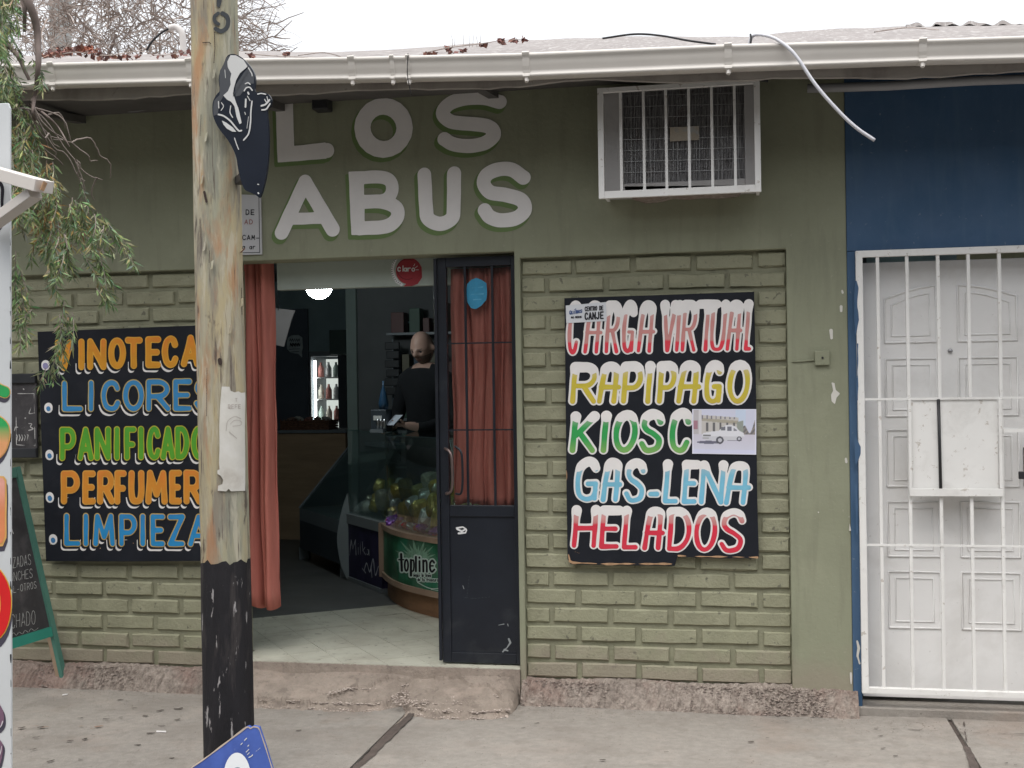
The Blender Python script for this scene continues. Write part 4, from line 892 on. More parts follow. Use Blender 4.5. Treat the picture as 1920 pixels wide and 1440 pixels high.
for i in range(11): stx.append(('s', k5((370-i*13, 190+i*24), (352-i*13+16, 235+i*22)), .55))
paint(cpl, stx, .0034, 'hatching', m_cg, cows, .0015)
stx = [(( 378,185),(410,240),(414,262)), ((340,400),(360,372),(390,368),(415,395)), ((350,335),(375,325),(395,340)), ((375,415),(382,430)), ((370,450),(395,492)), ((355,480),(352,550)), ((412,498),(402,600),(398,700),(380,800),(335,858)), ((100,620),(150,635),(210,680),(260,740),(290,772),(315,770)),
       ((215,540),(208,600),(232,648)), ((100,500),(104,560)), ((128,510),(147,545),(125,582)), ((250,840),(270,900),(288,945)), ((345,600),(352,620)), ((380,640),(365,750)), ((465,430),(500,424),(540,432)), ((500,540),(540,525),(575,485)), ((505,578),(545,570),(580,520)), ((530,480),(548,510)), ((552,455),(562,495)), ((466,1270),(475,1272)), ((470,1350),(474,1356)), ((160,205),(166,280))]
rr_ = [1.0,1.3,1.1,1.6,.8,1.7,1.4,1.5,1.0,1.0,.8,.9,.8,.5,1.1,1.7,1.4,.9,.9,1.0,1.4,.6]
paint(cpl, [('s', cat(k5(*p)) if len(p) > 2 else k5(*p), r) for p, r in zip(stx, rr_)] + [('p', k5((135,680),(175,700),(235,745),(262,780),(230,778),(180,750),(150,715)), .4)], .0030, 'white_stroke', m_cw, cows, .0014)
MB().bar(cpl.xyz(*cpl.uv(450, 150))+Vector((0, .015, 0)), cpl.xyz(*cpl.uv(450, 150))+Vector((-.06, .10, 0)), .03, .03).build('bracket', m_blk, cows)
MB().bar(cpl.xyz(*cpl.uv(455, 330))+Vector((0, .015, 0)), cpl.xyz(*cpl.uv(455, 330))+Vector((-.06, .10, 0)), .03, .03).build('bracket', m_blk, cows)

# ================================================================== BLUE BOARD LEANING ON THE POLE
bo = PZ(500, 1440, 0)
tp = CAM+ray(480, 1362)*4.30
bpl = Plane(tp, (1, 0, 0), (0, .18, 1))
bb = empty('placard', CAM+ray(440, 1480)*4.2+Vector((0, 0, -.05)), label='blue board with white oval emblem tilted against the foot of the wooden pole', cat='placard')
o3 = [bpl.xyz(*bpl.uv(x, y)) for x, y in ((461, 1364), (466, 1362), (470, 1365), (475, 1362), (480, 1363), (486, 1364), (498, 1400), (510, 1440), (530, 1510), (400, 1560), (335, 1505), (310, 1470), (345, 1450), (392, 1417))]
MB().prism(o3, (0, .012, .002)).build('board', M('blue_board', (.055, .10, .34), .5, .25, 5, .3, 30, .002, stains=[((.03, .05, .2), 6, .5, .7, .5), ((.25, .3, .45), 12, .66, .74, .4)]), bb, fixn=True)
paint(bpl, [('s', [(343, 1451), (391, 1417.5), (430, 1388), (461, 1364.5)], 1.5), ('s', [(461, 1364), (466, 1363), (470, 1366), (476, 1362.5), (484, 1364), (487, 1368)], 1.3), ('s', [(487, 1368), (499, 1403), (511, 1442)], .8)], .002, 'raw_edge', M('pale_wood_edge', (.42, .35, .29), .8, .2), bb, .0018, wob=.001)
paint(bpl, [('s', ell(445, 1452, 7, 22, 0, 360, 24), 1.0), ('p', ell(445, 1460, 26, 49, 0, 360, 32), 0)], .002, 'emblem', M('emblem_white', (.66, .68, .70), .5, .05), bb, .0018)
paint(bpl, [('p', ell(446, 1466, 14, 28, 0, 360, 24), 0)], .0032, 'emblem_centre', M('emblem_grey', (.18, .24, .28), .5, .1), bb, .0018)
paint(bpl, [('s', p, r) for p, r in (([(459, 1388), (463, 1384)], .9), ([(452, 1396), (455, 1393)], .7), ([(465, 1399), (467, 1397)], .8), ([(462, 1410), (467, 1405)], .7), ([(464, 1415), (468, 1411)], .6), ([(467, 1420), (473, 1417), (474, 1415)], .8), ([(480, 1409), (489, 1402)], .3))], .0022, 'scratch', m_cw, bb, .0015)

# ================================================================== WHITE PAINTED UPRIGHT SIGN AT THE LEFT EDGE
TS = 4.25
sp0 = CAM+ray(21, 720)*TS; SY = sp0.y
SP = W(SY)
ws = empty('painted_sign', (sp0.x-.2, SY, 0), label='tall white upright sign with big painted letters cut by the left edge', cat='sign')
m_ws = M('sign_white', (.60, .62, .63), .55, .04, 3, .1, stains=[((.4, .4, .39), 8, .62, .75, .4)])
e = [PY(15, 193, SY), PY(18.5, 203, SY), PY(19, 480, SY), PY(19.5, 800, SY), PY(20, 1100, SY), PY(21, 1300, SY), PY(21, 1500, SY)]
poly = [(e[0].x-.45, e[0].z+.01)]+[(p.x, p.z) for p in e]+[(e[-1].x, 0), (e[0].x-.45, 0)]
MB().prism([(x, SY, z) for x, z in poly][::-1], (0, .010, 0)).build('panel', m_ws, ws, fixn=True, bevel=.002)
paint(SP, [('s', [(18.6+y*.0016, y), (18.8+y*.0016, y+14)], .4) for y in range(400, 1440, 46)], .001, 'chipped_edge', m_blk, ws, .002, wob=.003)
def spc(shapes, off, nm, col, **k): paint(SP, shapes, off, nm, M('sign_'+nm+str(int(col[0]*300)), col, .5, .1, 8), ws, .0025, wob=.001, **k)
# letter shades then letters (only their right ends are in view)
DG = S(75, 72, 85)
def reach(pts): return pts
spc([('s', cat([(-30, 330), (2, 345), (4, 380), (2, 425), (-30, 450)]), 3)], .001, 'dark_letter', S(30, 30, 38))
spc([('s', cat([(8, 742), (-20, 736), (-45, 760), (-20, 790), (8, 812), (0, 852), (-25, 866), (-60, 850)]), 12.5)], .001, 'letter_shade', DG)
spc([('s', cat([(10, 735), (-20, 726), (-45, 750), (-20, 780), (8, 802), (2, 842), (-25, 856), (-60, 840)]), 12)], .002, 'letter_rim', S(218, 170, 100))
paint(SP, [('s', cat([(10, 735), (-20, 726), (-45, 750), (-20, 780), (8, 802), (2, 842), (-25, 856), (-60, 840)]), 10.2)], .003, 'letter', m_vc, ws, .0025, colfn=lambda u, v: mixc(S(222, 160, 110), S(52, 160, 88), (v-SP.uv(5, 830)[1])/.06))
spc([('p', [(-30, 905), (10, 903), (14, 910), (14, 1016), (8, 1032), (-30, 1036)], 1)], .001, 'letter_shade', DG)
spc([('p', [(-30, 893), (8, 893), (13, 900), (13, 1008), (6, 1024), (-30, 1026)], 0)], .002, 'letter_rim', S(218, 170, 100))
paint(SP, [('p', [(-30, 896), (6, 896), (10, 903), (10, 1004), (5, 1018), (-30, 1020)], 0)], .003, 'letter', m_vc, ws, .0025, colfn=lambda u, v: mixc(S(222, 140, 95), S(222, 160, 145), (v-SP.uv(5, 960)[1])/.1))
spc([('s', ell(-22, 1148, 34, 62, 0, 360, 30), 13)], .001, 'letter_shade', DG)
spc([('s', ell(-22, 1132, 34, 62, 0, 360, 30), 12.5)], .002, 'letter_rim', S(226, 180, 70))
spc([('s', ell(-22, 1132, 34, 62, 0, 360, 30), 10.8)], .003, 'letter', S(214, 40, 42))
spc([('s', cat([(-4, 1330), (2, 1345), (-2, 1366), (-40, 1380)]), 9), ('s', cat([(-40, 1392), (-2, 1398), (0, 1420), (-8, 1450)]), 8.5)], .001, 'letter_shade', DG)
spc([('s', cat([(-6, 1324), (0, 1338), (-4, 1358), (-40, 1372)]), 8), ('s', cat([(-40, 1386), (-4, 1392), (-2, 1414), (-10, 1444)]), 7.5)], .002, 'letter', S(120, 92, 112))
spc([('s', cat([(6, 1352), (2, 1362), (-8, 1368)]), .8), ('s', cat([(4, 1398), (2, 1410), (-4, 1424)]), .8)], .003, 'glint', S(205, 200, 205))
# bracket arm reaching towards the street
m_arm = M('arm_white', (.62, .58, .54), .6, .06, 4, .1, stains=[((.16, .10, .08), 18, .66, .71, .8)])
A0 = CAM+ray(-40, 315)*4.20; A1 = CAM+ray(83, 350)*4.02
MB().bar(A0, A1, .075, .042, (0, 0, 1)).build('arm', m_arm, ws, bevel=.002)
B0 = CAM+ray(-25, 428)*4.21; B1 = CAM+ray(66, 362)*4.06
MB().bar(B0, B1, .05, .034, (0, 0, 1)).build('brace', m_arm, ws, bevel=.002)
MB().bar(A1+Vector((.001, -.002, 0)), A1+(A1-A0).normalized()*.004, .055, .03).build('end_grain', m_ply, ws)

# ================================================================== A-FRAME CHALKBOARD
foot = PZ(123, 1288, .0); topp = PT(28, 862, (foot-CAM).dot(Fw)+.02)
rail_dir = Vector((-.10, -1, 0)).normalized()
leg = (topp-foot); legd = leg.normalized()
af = empty('chalkboard', foot, label='folding chalkboard with turquoise frame and chalk writing standing by the wall at left', cat='chalkboard')
m_teal = M('turquoise_paint', (.085, .215, .17), .6, .12, 6, .2, stains=[((.3, .22, .15), 10, .66, .74, .6)]); m_raw = M('raw_timber', (.36, .26, .18), .85, .15)
AW = .58
sd_ = rail_dir.cross(legd).normalized()
if sd_.x < 0: sd_ = -sd_
topL = foot+legd*1.18
MB().bar(foot, topL, .034, .022, sd_).build('leg', m_teal, af)
MB().bar(foot+rail_dir*AW, topL+rail_dir*AW, .040, .022, sd_).build('leg', m_teal, af)
MB().bar(foot-sd_*.0225, foot+legd*.36-sd_*.0225, .034, .02, sd_).build('leg_back', m_raw, af)
k1 = .30
MB().bar(foot+legd*k1+rail_dir*.021, foot+legd*k1+rail_dir*(AW-.021), .05, .022, sd_).build('bottom_rail', M('turquoise_bright', (.04, .28, .21), .5, .1), af)
MB().bar(topL-legd*.03+rail_dir*.021, topL-legd*.03+rail_dir*(AW-.021), .05, .022, sd_).build('top_rail', m_teal, af)
a = foot+legd*(k1+.026)+rail_dir*.021; b = foot+legd*(k1+.026)+rail_dir*(AW-.021); c = topL-legd*.056+rail_dir*(AW-.021); d = topL-legd*.056+rail_dir*.021
MB().quadprism(a, b, c, d, -sd_*.008).build('slate', m_chb, af, fixn=True)
apl = Plane(foot+sd_*.0005, -rail_dir, legd)
if apl.n.dot(sd_) < 0: apl.n = -apl.n
def at(s_, x, y, h, sk, g=7.0): 
    return text(s_, x, y, h, g*.7, .5, sk, g)
chs = at('AZADAS', 25, 1068, 20, -.27)+at('ONCHES', 26, 1093, 17, -.27, 7.2) + at('AL-OTROS', 26, 1115, 13, -.28, 6.2) + at('CHADO', 26, 1182, 26, -.26, 9.4)
chs = [(k, [(x, y) for x, y in p], .55) for k, p, r in chs]
chs += [('s', cat([(24, 1197), (30, 1190), (35, 1194), (40, 1188), (46, 1191), (51, 1184), (57, 1187), (62, 1180), (68, 1183), (76, 1177)]), .5), ('s', [(26, 928), (30, 935)], 1), ('s', [(26, 975), (34, 1000)], 1.2)]
paint(apl, chs, .001, 'chalk_writing', M('chalk_bright', (.5, .5, .48), .95, .3, 80, 0), af, .003)

# litter
a = PZ(121, 1303, .004); MB().bar(a+Vector((-.012, 0, 0)), a+Vector((.012, .01, .002)), .018, .002).build('paper_scrap', m_letW, label='tiny white paper scrap on the pavement near the chalkboard foot', cat='litter')
a = PZ(302, 1372, .005); MB().tube([a+Vector((-.022, 0, 0)), a+Vector((.022, .004, 0))], .004, 8).build('cigarette_butt', m_letW, label='white cigarette end lying on the stained pavement left of the pole', cat='litter')

# ================================================================== DOORWAY: step, floor, door, curtain
FZ = PY(650, 1244, 0).z
ex = [PZ(px, py, .02) for px, py in ((430, 1316), (465, 1316), (560, 1318), (640, 1322), (700, 1323), (755, 1313), (768, 1328), (820, 1336), (900, 1338), (955, 1334), (978, 1316), (990, 1290))]
exx = np.array([p.x for p in ex]); exy = np.array([-p.y for p in ex]); rr = random.Random(3)
sx0, sx1 = gx(430, 1290, 0), ex[-1].x
NX, NY = 150, 62
def sh_(i, j):
    x = sx0+(sx1-sx0)*i; y = -.72*j**1.15; e_ = float(np.interp(x, exx, exy)); e_ = e_ + .010*math.sin(x*47)+.006*math.sin(x*101)
    right = min(1, max(0, (sx1-x)/.05)); s_ = -y/max(e_, .02)
    if y > -.012: z = FZ-.004
    elif s_ < 1: z = (.125*(1-s_)+.036*s_**.8)*(right**.4) + .004*math.sin(x*9+y*13)-.012*max(0, math.sin(x*4.3+1)*math.sin(y*19+x*6)) - .014*(1 if -y > .10+.10*math.sin(x*5.1)+.02*math.sin(x*37) and x > -2.0 else 0)
    else: z = .026*math.exp(-((s_-1)*e_/.020)**1.0)*(right**.4)-.006
    # chipped second layer running obliquely
    yl = -.13-.20*max(0, min(1, (x+1.65)/.5)) if x > -1.9 else -.40
    return (x, y, z+rr.uniform(-.002, .002))
mb = MB(); mb.grid(sh_, NX, NY)
stp = mb.build('door_step', m_step, shop, smooth=False)
m_agg = M('exposed_aggregate', (.52, .44, .385), .9, .35, 60, .5, 90, stains=[((.22, .17, .15), 50, .5, .56, .6)])
rs = random.Random(8); mb = MB()
def stone(x, y, z, r):
    a0 = rs.uniform(0, 6); vs = [(x+r*math.cos(a0+k*1.257)*rs.uniform(.7, 1.2), y+r*math.sin(a0+k*1.257)*rs.uniform(.7, 1.2), z) for k in range(5)]+[(x+rs.uniform(-.3, .3)*r, y, z+r*rs.uniform(.25, .55))]
    mb.add(vs, [(k, (k+1) % 5, 5) for k in range(5)])
for _ in range(1500):
    x = rs.uniform(sx0, sx1-.01); e_ = float(np.interp(x, exx, exy)); y = -e_-.004+rs.gauss(0, .016); stone(x, y, (.026 if -y < e_ else .002)+rs.uniform(-.006, .004), rs.uniform(.003, .008))
for _ in range(700):
    x = rs.uniform(-2.0, sx1-.08); y = -(.10+.10*math.sin(x*5.1)+.02*math.sin(x*37))+rs.gauss(0, .014); stone(x, y, .085+y*.12, rs.uniform(.003, .006))
for _ in range(1500):
    q = PZ(rs.uniform(735, 880), rs.uniform(1276, 1318), .05)
    if q.y > -.02 or (q.x > -1.62 and rs.random() < .7*min(1, (q.x+1.62)/.2)): continue
    stone(q.x, q.y, .060+q.y*.07+rs.uniform(-.006, .004), rs.uniform(.003, .007))
mb.build('exposed_aggregate', m_agg, shop, kind='stuff')
mb = MB()
for _ in range(2600):
    x = rs.uniform(-4.4, 2.2); y = -.085-abs(rs.gauss(0, .10)) if rs.random() < .6 else rs.uniform(-1.9, -.1); stone(x, y, .004, rs.uniform(.0015, .004))
mb.build('grit', M('pavement_grit', (.24, .20, .17), .95, .5, 70, 0), sw, kind='stuff')
mb = MB()
for _ in range(3600):
    x = rs.uniform(XB0-.02, XG) if rs.random() < .62 else rs.uniform(-4.3, gx(455, 1280)); k = rs.random(); mb_z = k*ZBB*.95; stone(x, -.072+.068*k**.8+rs.uniform(-.004, .004), mb_z, rs.uniform(.003, .0075))
mb.build('plinth_grit', M('plinth_grit', (.37, .31, .27), .95, .45, 70, .5, 90, stains=[((.15, .11, .10), 60, .48, .54, .7)]), shop, kind='stuff')
# floor of the shop
CA, SA = math.cos(math.radians(37)), math.sin(math.radians(37))
fl = empty('floor', (-2, 1, FZ), kind='structure')
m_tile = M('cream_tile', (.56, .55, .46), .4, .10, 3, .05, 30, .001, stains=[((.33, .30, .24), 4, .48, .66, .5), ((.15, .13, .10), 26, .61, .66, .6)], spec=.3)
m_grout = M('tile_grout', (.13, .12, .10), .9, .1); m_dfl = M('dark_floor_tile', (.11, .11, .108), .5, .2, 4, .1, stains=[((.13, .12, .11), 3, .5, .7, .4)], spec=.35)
b0, b1 = PZ(465, 1160, FZ), PZ(740, 1134, FZ); bd = (b1-b0).normalized(); bn = Vector((-bd.y, bd.x, 0))
if bn.y < 0: bn = -bn
def clip(poly, p, n):
    out = []
    for a, b in zip(poly, poly[1:]+poly[:1]):
        da, db = (a-p).dot(n), (b-p).dot(n)
        if da <= 0: out.append(a)
        if (da < 0) != (db < 0) and abs(da-db) > 1e-9: out.append(a+(b-a)*(da/(da-db)))
    return out
T = .185; ntile = 0; tile_me = None
for i in range(-30, 30):
    for j in range(-30, 30):
        c0 = Vector((-1.9, .5, 0)); cs = []
        for di, dj in ((0, 0), (1, 0), (1, 1), (0, 1)):
            u = (i+di)*T+(-.0016 if di else .0016); v = (j+dj)*T+(-.0016 if dj else .0016)
            cs.append(c0+Vector((CA*u-SA*v, SA*u+CA*v, 0)))
        if max(c.x for c in cs) < -3.2 or min(c.x for c in cs) > -.9 or max(c.y for c in cs) < 0 or min(c.y for c in cs) > 2.6: continue
        p_ = clip(cs, Vector((0, .002, 0)), Vector((0, -1, 0))); 
        if len(p_) > 2: p_ = clip(p_, b0, bn)
        if len(p_) > 2: p_ = clip(p_, Vector((XD1, 0, 0)), Vector((1, 0, 0))) if min(q.y for q in p_) < .25 else p_
        if len(p_) > 2 and min(q.x for q in p_) < XD0 and min(q.y for q in p_) < .24:
            pB = clip(p_, Vector((0, .24, 0)), Vector((0, 1, 0))); pB = clip(pB, Vector((XD0+.001, 0, 0)), Vector((-1, 0, 0))) if len(pB) > 2 else pB
            if len(pB) > 2: MB().prism([Vector((q.x, q.y, FZ)) for q in pB], (0, 0, -.006)).build('tile', m_tile, fl, fixn=True)
            p_ = clip(p_, Vector((0, .24, 0)), Vector((0, -1, 0)))
        if len(p_) < 3: continue
        if len(p_) == 4 and all((a-b).length < 1e-6 for a, b in zip(p_, cs)):
            if tile_me is None:
                mb = MB(); hh = T-.0032; mb.prism([Vector((0, 0, 0)), Vector((hh, 0, 0)), Vector((hh, hh, 0)), Vector((0, hh, 0))], (0, 0, -.006)); tile_me = mb.mesh('tile'); tile_me.materials.append(m_tile)
                bm = bmesh.new(); bm.from_mesh(tile_me); bmesh.ops.recalc_face_normals(bm, faces=bm.faces); bm.to_mesh(tile_me); bm.free()
            o = bpy.data.objects.new('tile', tile_me); C.objects.link(o); o.location = (cs[0].x, cs[0].y, FZ+random.uniform(-.0012, .0008)); o.rotation_euler = (random.uniform(-.003, .003), random.uniform(-.003, .003), math.radians(37))
            o.parent = fl; o.matrix_parent_inverse = Matrix.Translation(-Vector(fl.location))
        else:
            MB().prism([Vector((q.x, q.y, FZ)) for q in p_], (0, 0, -.006)).build('tile', m_tile, fl, fixn=True)
        ntile += 1
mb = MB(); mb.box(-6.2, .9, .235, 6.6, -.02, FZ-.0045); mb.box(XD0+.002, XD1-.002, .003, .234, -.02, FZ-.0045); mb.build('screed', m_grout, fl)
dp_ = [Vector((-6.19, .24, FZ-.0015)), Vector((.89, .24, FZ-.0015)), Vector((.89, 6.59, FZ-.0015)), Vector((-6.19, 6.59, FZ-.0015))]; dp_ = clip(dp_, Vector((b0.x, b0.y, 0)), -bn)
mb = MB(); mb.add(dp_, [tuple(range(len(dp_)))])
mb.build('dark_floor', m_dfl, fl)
# room shell
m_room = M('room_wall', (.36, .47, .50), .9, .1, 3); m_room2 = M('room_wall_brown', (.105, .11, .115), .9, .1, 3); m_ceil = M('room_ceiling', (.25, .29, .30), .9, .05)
MB().box(-6.3, -6.2, .23, 6.7, -.1, 2.9).build('room_wall', m_room, shop)
MB().box(-6.2, 1.0, 6.6, 6.7, -.1, 2.9).build('room_wall', m_room, shop)
MB().box(.9, 1.0, .23, 6.6, -.1, 2.9).build('room_wall', m_room, shop)
MB().box(-6.3, 1.0, .225, 6.7, 2.70, 2.76).build('ceiling', m_ceil, shop)
pA = PT(672, 800, 9.5)
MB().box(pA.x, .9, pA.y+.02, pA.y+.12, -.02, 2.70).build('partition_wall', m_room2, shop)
MB().box(pA.x-.085, pA.x-.001, pA.y-.02, pA.y+.14, -.02, 2.70).build('column', M('pale_green_paint', (.17, .21, .20), .8, .1), shop, bevel=.004)
zb = PY(650, 540, .17).z
m_beam = M('grey_green_paint', (.40, .45, .40), .7, .06, 2, stains=[((.2, .24, .21), 3, .5, .7, .4)])
MB().box(PY(519, 520, .17).x, XD1+.02, .17, .222, zb, 2.70).build('lintel_panel', m_beam, shop, bevel=.003)
for k in range(4): MB().box(pA.x+.3+k*.0, .88, pA.y-.005, pA.y+.019, .9+k*.38, .915+k*.38).build('wall_batten', m_room, shop)

# --- red phone-company sticker on the beam
L_ = W(.17)
cs_ = paint(L_, [('s', [(766, 508), (767, 508.1)], 24.5), ('p', [(790, 500), (791, 520), (783, 532), (772, 536), (758, 536.5), (765, 530), (768, 520)], .6)], .0012, 'sticker', M('sticker_red', (.33, .035, .045), .45, .15, 14), None, .0025)
tag(cs_, 'round red Claro sticker on the beam over the doorway beside the black door', 'sticker')
paint(L_, [('s', ell(764, 505, 19, 19, 60, 300, 22), .7)], .0018, 'print', M('sticker_dark', (.16, .02, .03), .5), cs_, .0018)
paint(L_, text('Claro', 746, 508.5, 7.2, 5.0, 1.0, 0, 7.4), .0026, 'print', m_wink, cs_, .0015)
paint(L_, [('s', [(776, 499), (778, 495)], .5), ('s', [(779, 502), (783, 499)], .5), ('s', [(780, 506), (785, 506)], .5)], .0026, 'print', m_wink, cs_, .0014)
paint(L_, [('p', [(741, 487), (746, 484), (741, 494), (738.5, 505), (741, 516), (748, 527), (757, 533), (753, 537), (742, 530), (735, 518), (733, 504), (735, 494)], 0)], .0005, 'rim', m_wink, cs_, .002)
paint(L_, [('s', [(736.5+1.5*math.cos(a), 500)] and [(764+28.5*math.cos(a), 506+28.5*math.sin(a)), (764+30.3*math.cos(a), 506+30.3*math.sin(a))], .55) for a in np.linspace(math.radians(118), math.radians(222), 14)], .0012, 'print', m_ink, cs_, .0014)

# --- hanging curtain at the left of the doorway
YCu = .19
def curtain(xa, xb, ztop, zbot, Y, folds, amp, name, label, ph=0.0, flare=0.0, slanted=0.0):
    NU, NV = 110, 26
    def f(i, j):
        z = ztop+(zbot-ztop)*j; k = (i+.03*math.sin(i*11+j*2.5)+.02*math.sin(j*7+i*4))*folds*2*math.pi+ph
        y = Y + amp*math.sin(k)*(.75+.25*j)+amp*.35*math.sin(2.3*k+1+j*.8)
        x = xa+(xb-xa)*i*(1+flare*j)+.012*math.sin(k*1+1.2)*(.6+.4*j)
        y += .006*math.sin(k*3.1+j*9)+.004*math.sin(j*23+i*9)
        return (x, y, z+(.012*math.sin(i*5+1)+.007*math.sin(k*1.3) if j == 1 else 0))
    mb = MB().grid(f, NU, NV); o = mb.build(name, m_curt, None, smooth=True, label=label, cat='curtain')
    mo = o.modifiers.new('t', 'SOLIDIFY'); mo.thickness = .003; return o
curtain(PY(428, 800, YCu).x, PY(514, 800, YCu).x, PY(500, 470, YCu).z, PY(500, 1136, YCu).z, YCu, 3.2, .032, 'curtain', 'long salmon cloth curtain hanging open at the left side of the doorway', 1.0, .06)

# --- black metal door leaf
YDo = .055
def dp(px, py): return PY(px, py, YDo)
door = empty('shop_door', (dp(972, 1246).x, YDo, FZ), label='half-glazed black metal door leaf closed at the right side of the doorway', cat='door')
ex0, ex1 = dp(825, 870).x, dp(971, 870).x; et, ebt = dp(890, 481).z, FZ+.008
e1 = dp(841, 870).x; e2 = dp(963, 870).x; gt, gb = dp(890, 499).z, dp(890, 948).z
TH = .036
mb = MB(); mb.box(ex0, e1, YDo, YDo+TH, ebt, et); mb.build('stile', m_bdoor, door, bevel=.002)
mb = MB(); mb.box(e2, ex1, YDo, YDo+TH, ebt, et); mb.build('stile', m_bdoor, door, bevel=.002)
MB().box(e1+.0005, e2-.0005, YDo+.001, YDo+TH-.001, gt, et-.001).build('rail', m_bdoor, door, bevel=.002)
MB().box(e1+.0005, e2-.0005, YDo+.001, YDo+TH-.001, gb-.055, gb).build('rail', m_bdoor, door, bevel=.002)
MB().box(e1+.0005, e2-.0005, YDo+.001, YDo+TH-.001, ebt, ebt+.05).build('rail', m_bdoor, door, bevel=.002)
MB().box(e1+.0005, e2-.0005, YDo+.009, YDo+TH-.009, ebt+.0505, gb-.0555).build('kick_panel', m_bdoor, door)
# thin outer stile on the meeting edge
MB().box(ex0-.016, ex0-.001, YDo-.012, YDo+.006, ebt+.01, et-.004).build('meeting_strip', m_bdoor, door, bevel=.001)
for px in (874, 925): x = dp(px, 720).x; MB().box(x-.0055, x+.0055, YDo+.004, YDo+.016, gb, gt).build('bar', m_bdoor, door)
for py in (643, 806): z = dp(900, py).z; MB().box(e1, e2, YDo+.0005, YDo+.0035, z-.0035, z+.0035).build('cross_bar', m_bdoor, door)
MB().box(e1, e2, YDo+.020, YDo+.024, gb+.0005, gt-.0005).build('glass', glassmat('door_glass', (.90, .92, .92), .012), door)
h1, h0 = dp(848, 842), dp(852, 924)
m_hd = M('worn_handle', (.22, .17, .16), .35, .15, 20, metal=.8)
MB().tube(cat([h1+Vector((-.03, 0, .0)), h1+Vector((-.028, -.03, .003)), h1+Vector((0, -.055, -.01)), h1+Vector((.012, -.062, -.05)), h0+Vector((.006, -.062, .05)), h0+Vector((-.006, -.055, .01)), h0+Vector((-.034, -.03, -.003)), h0+Vector((-.036, 0, 0))], 6), .0075, 8).build('handle', m_hd, door, smooth=True)
MB().tube(cat([h1+Vector((.01, YDo*0+.03, .01)), h1+Vector((.02, -.012, .012)), h1+Vector((.05, -.03, -.01)), h1+Vector((.058, -.034, -.06)), h0+Vector((.05, -.034, .05)), h0+Vector((.04, -.03, .0)), h0+Vector((.01, -.012, -.004))], 6), .006, 8).build('handle', m_bdoor, door, smooth=True)
DW = W(YDo+.0195)
bs = paint(DW, [('p', [(877, 533), (884, 525), (893, 522), (903, 526), (912, 531), (912, 548), (911, 562), (903, 573), (893, 579), (884, 577), (877, 566), (875, 548)], .6)], .0006, 'sticker', M('sticker_blue', (.045, .26, .43), .5, .15, 20), None, .003, wob=.002)
tag(bs, 'round sky-blue sticker inside the top glass of the black door', 'sticker')
paint(DW, [('s', [(885, 540), (905, 538)], .9), ('s', [(884, 552), (906, 551)], .8), ('s', [(888, 562), (902, 561)], .8)], .0014, 'print', M('sticker_pale', (.12, .38, .55), .5), bs, .002, wob=.002)
KW = W(YDo+.009)
ws_ = paint(KW, [('s', [(856, 990), (868, 988), (874, 992), (866, 996), (857, 992)], 1.2), ('s', [(860, 1000), (873, 999), (875, 994)], 1.1)], .0012, 'sticker_remains', m_wink, door, .002, wob=.002)
paint(KW, [('s', [(943, 1222), (951, 1214), (957, 1205), (954, 1198)], 1.4), ('s', [(946, 1218), (952, 1220)], 2.0), ('s', [(868, 1098), (870, 1104)], .8), ('s', [(935, 1172), (945, 1170)], .5), ('s', [(952, 1170), (953, 1174)], .4)], .0012, 'paint_scrape', M('scraped_metal', (.28, .30, .31), .5, .1), door, .002, wob=.002)
paint(KW, [('s', [(858, 966), (880, 965)], .5), ('s', [(866, 1120), (890, 1122), (920, 1119)], .3), ('s', [(880, 1080), (876, 1118)], .3)], .0012, 'scuff', M('door_scuff', (.08, .09, .095), .5), door, .002)
curtain(dp(838, 700).x, dp(968, 700).x, dp(900, 500).z, dp(900, 951).z, YDo+.075, 4.3, .020, 'curtain', 'gathered salmon curtain behind the barred glass of the black door', .4)

# ================================================================== INSIDE THE SHOP
def gp_(px, py): return PZ(px, py, FZ)
# curved sweets display
cv = [gp_(*p) for p in ((719, 1117), (728, 1127), (742, 1137), (765, 1147), (800, 1157), (835, 1165), (880, 1170), (930, 1172))]
cv = [Vector((p[0], p[1], 0)) for p in cat([(p.x, p.y) for p in cv], 5)]
cvc = Vector((cv[-1].x+.1, cv[-1].y+.9, 0))
def off(curve, d):
    out = []
    for i, p in enumerate(curve):
        t = (curve[min(i+1, len(curve)-1)]-curve[max(i-1, 0)]).normalized(); n_ = Vector((t.y, -t.x, 0)); out.append(p+n_*d)
    return out
disp = empty('display_counter', (cv[10].x, cv[10].y+.3, FZ), label='curved glass sweets counter with green topline panel just inside the doorway', cat='counter')
def band(curve, z0, z1, th, name, mat, parent, **k):
    mb = MB(); a = curve; b = off(curve, -th)
    n = len(a); mb.v = [(p.x, p.y, z0) for p in a]+[(p.x, p.y, z1) for p in a]+[(p.x, p.y, z0) for p in b]+[(p.x, p.y, z1) for p in b]
    for i in range(n-1): mb.f += [(i, i+1, n+i+1, n+i), (2*n+i+1, 2*n+i, 3*n+i, 3*n+i+1), (n+i, n+i+1, 3*n+i+1, 3*n+i), (2*n+i, 2*n+i+1, i+1, i)]
    mb.f += [(0, n, 3*n, 2*n), (n-1, 3*n-1, 4*n-1, 2*n-1)]
    return mb.build(name, mat, parent, **k)
m_dw = M('varnished_wood', (.26, .14, .075), .5, .2, 6, .2, stretch=(1, 1, 4)); m_dl = M('pale_wood', (.34, .235, .17), .5, .15, 6, .1)
def zat(px, py, p): t = (p-CAM); tt = Vector((t.x, t.y, 0)).dot(Vector((Fw.x, Fw.y, 0))); return (CAM+ray(px, py)*tt).z
zpt = zat(712, 992, cv[2]); zpb = zat(714, 1074, cv[2]); zgt = zat(830, 822, cv[22])
z1_, z2_, z3_ = zpb-.035, zpb, zpt
band(off(cv, -.03), FZ, z1_, .02, 'base', m_dw, disp)
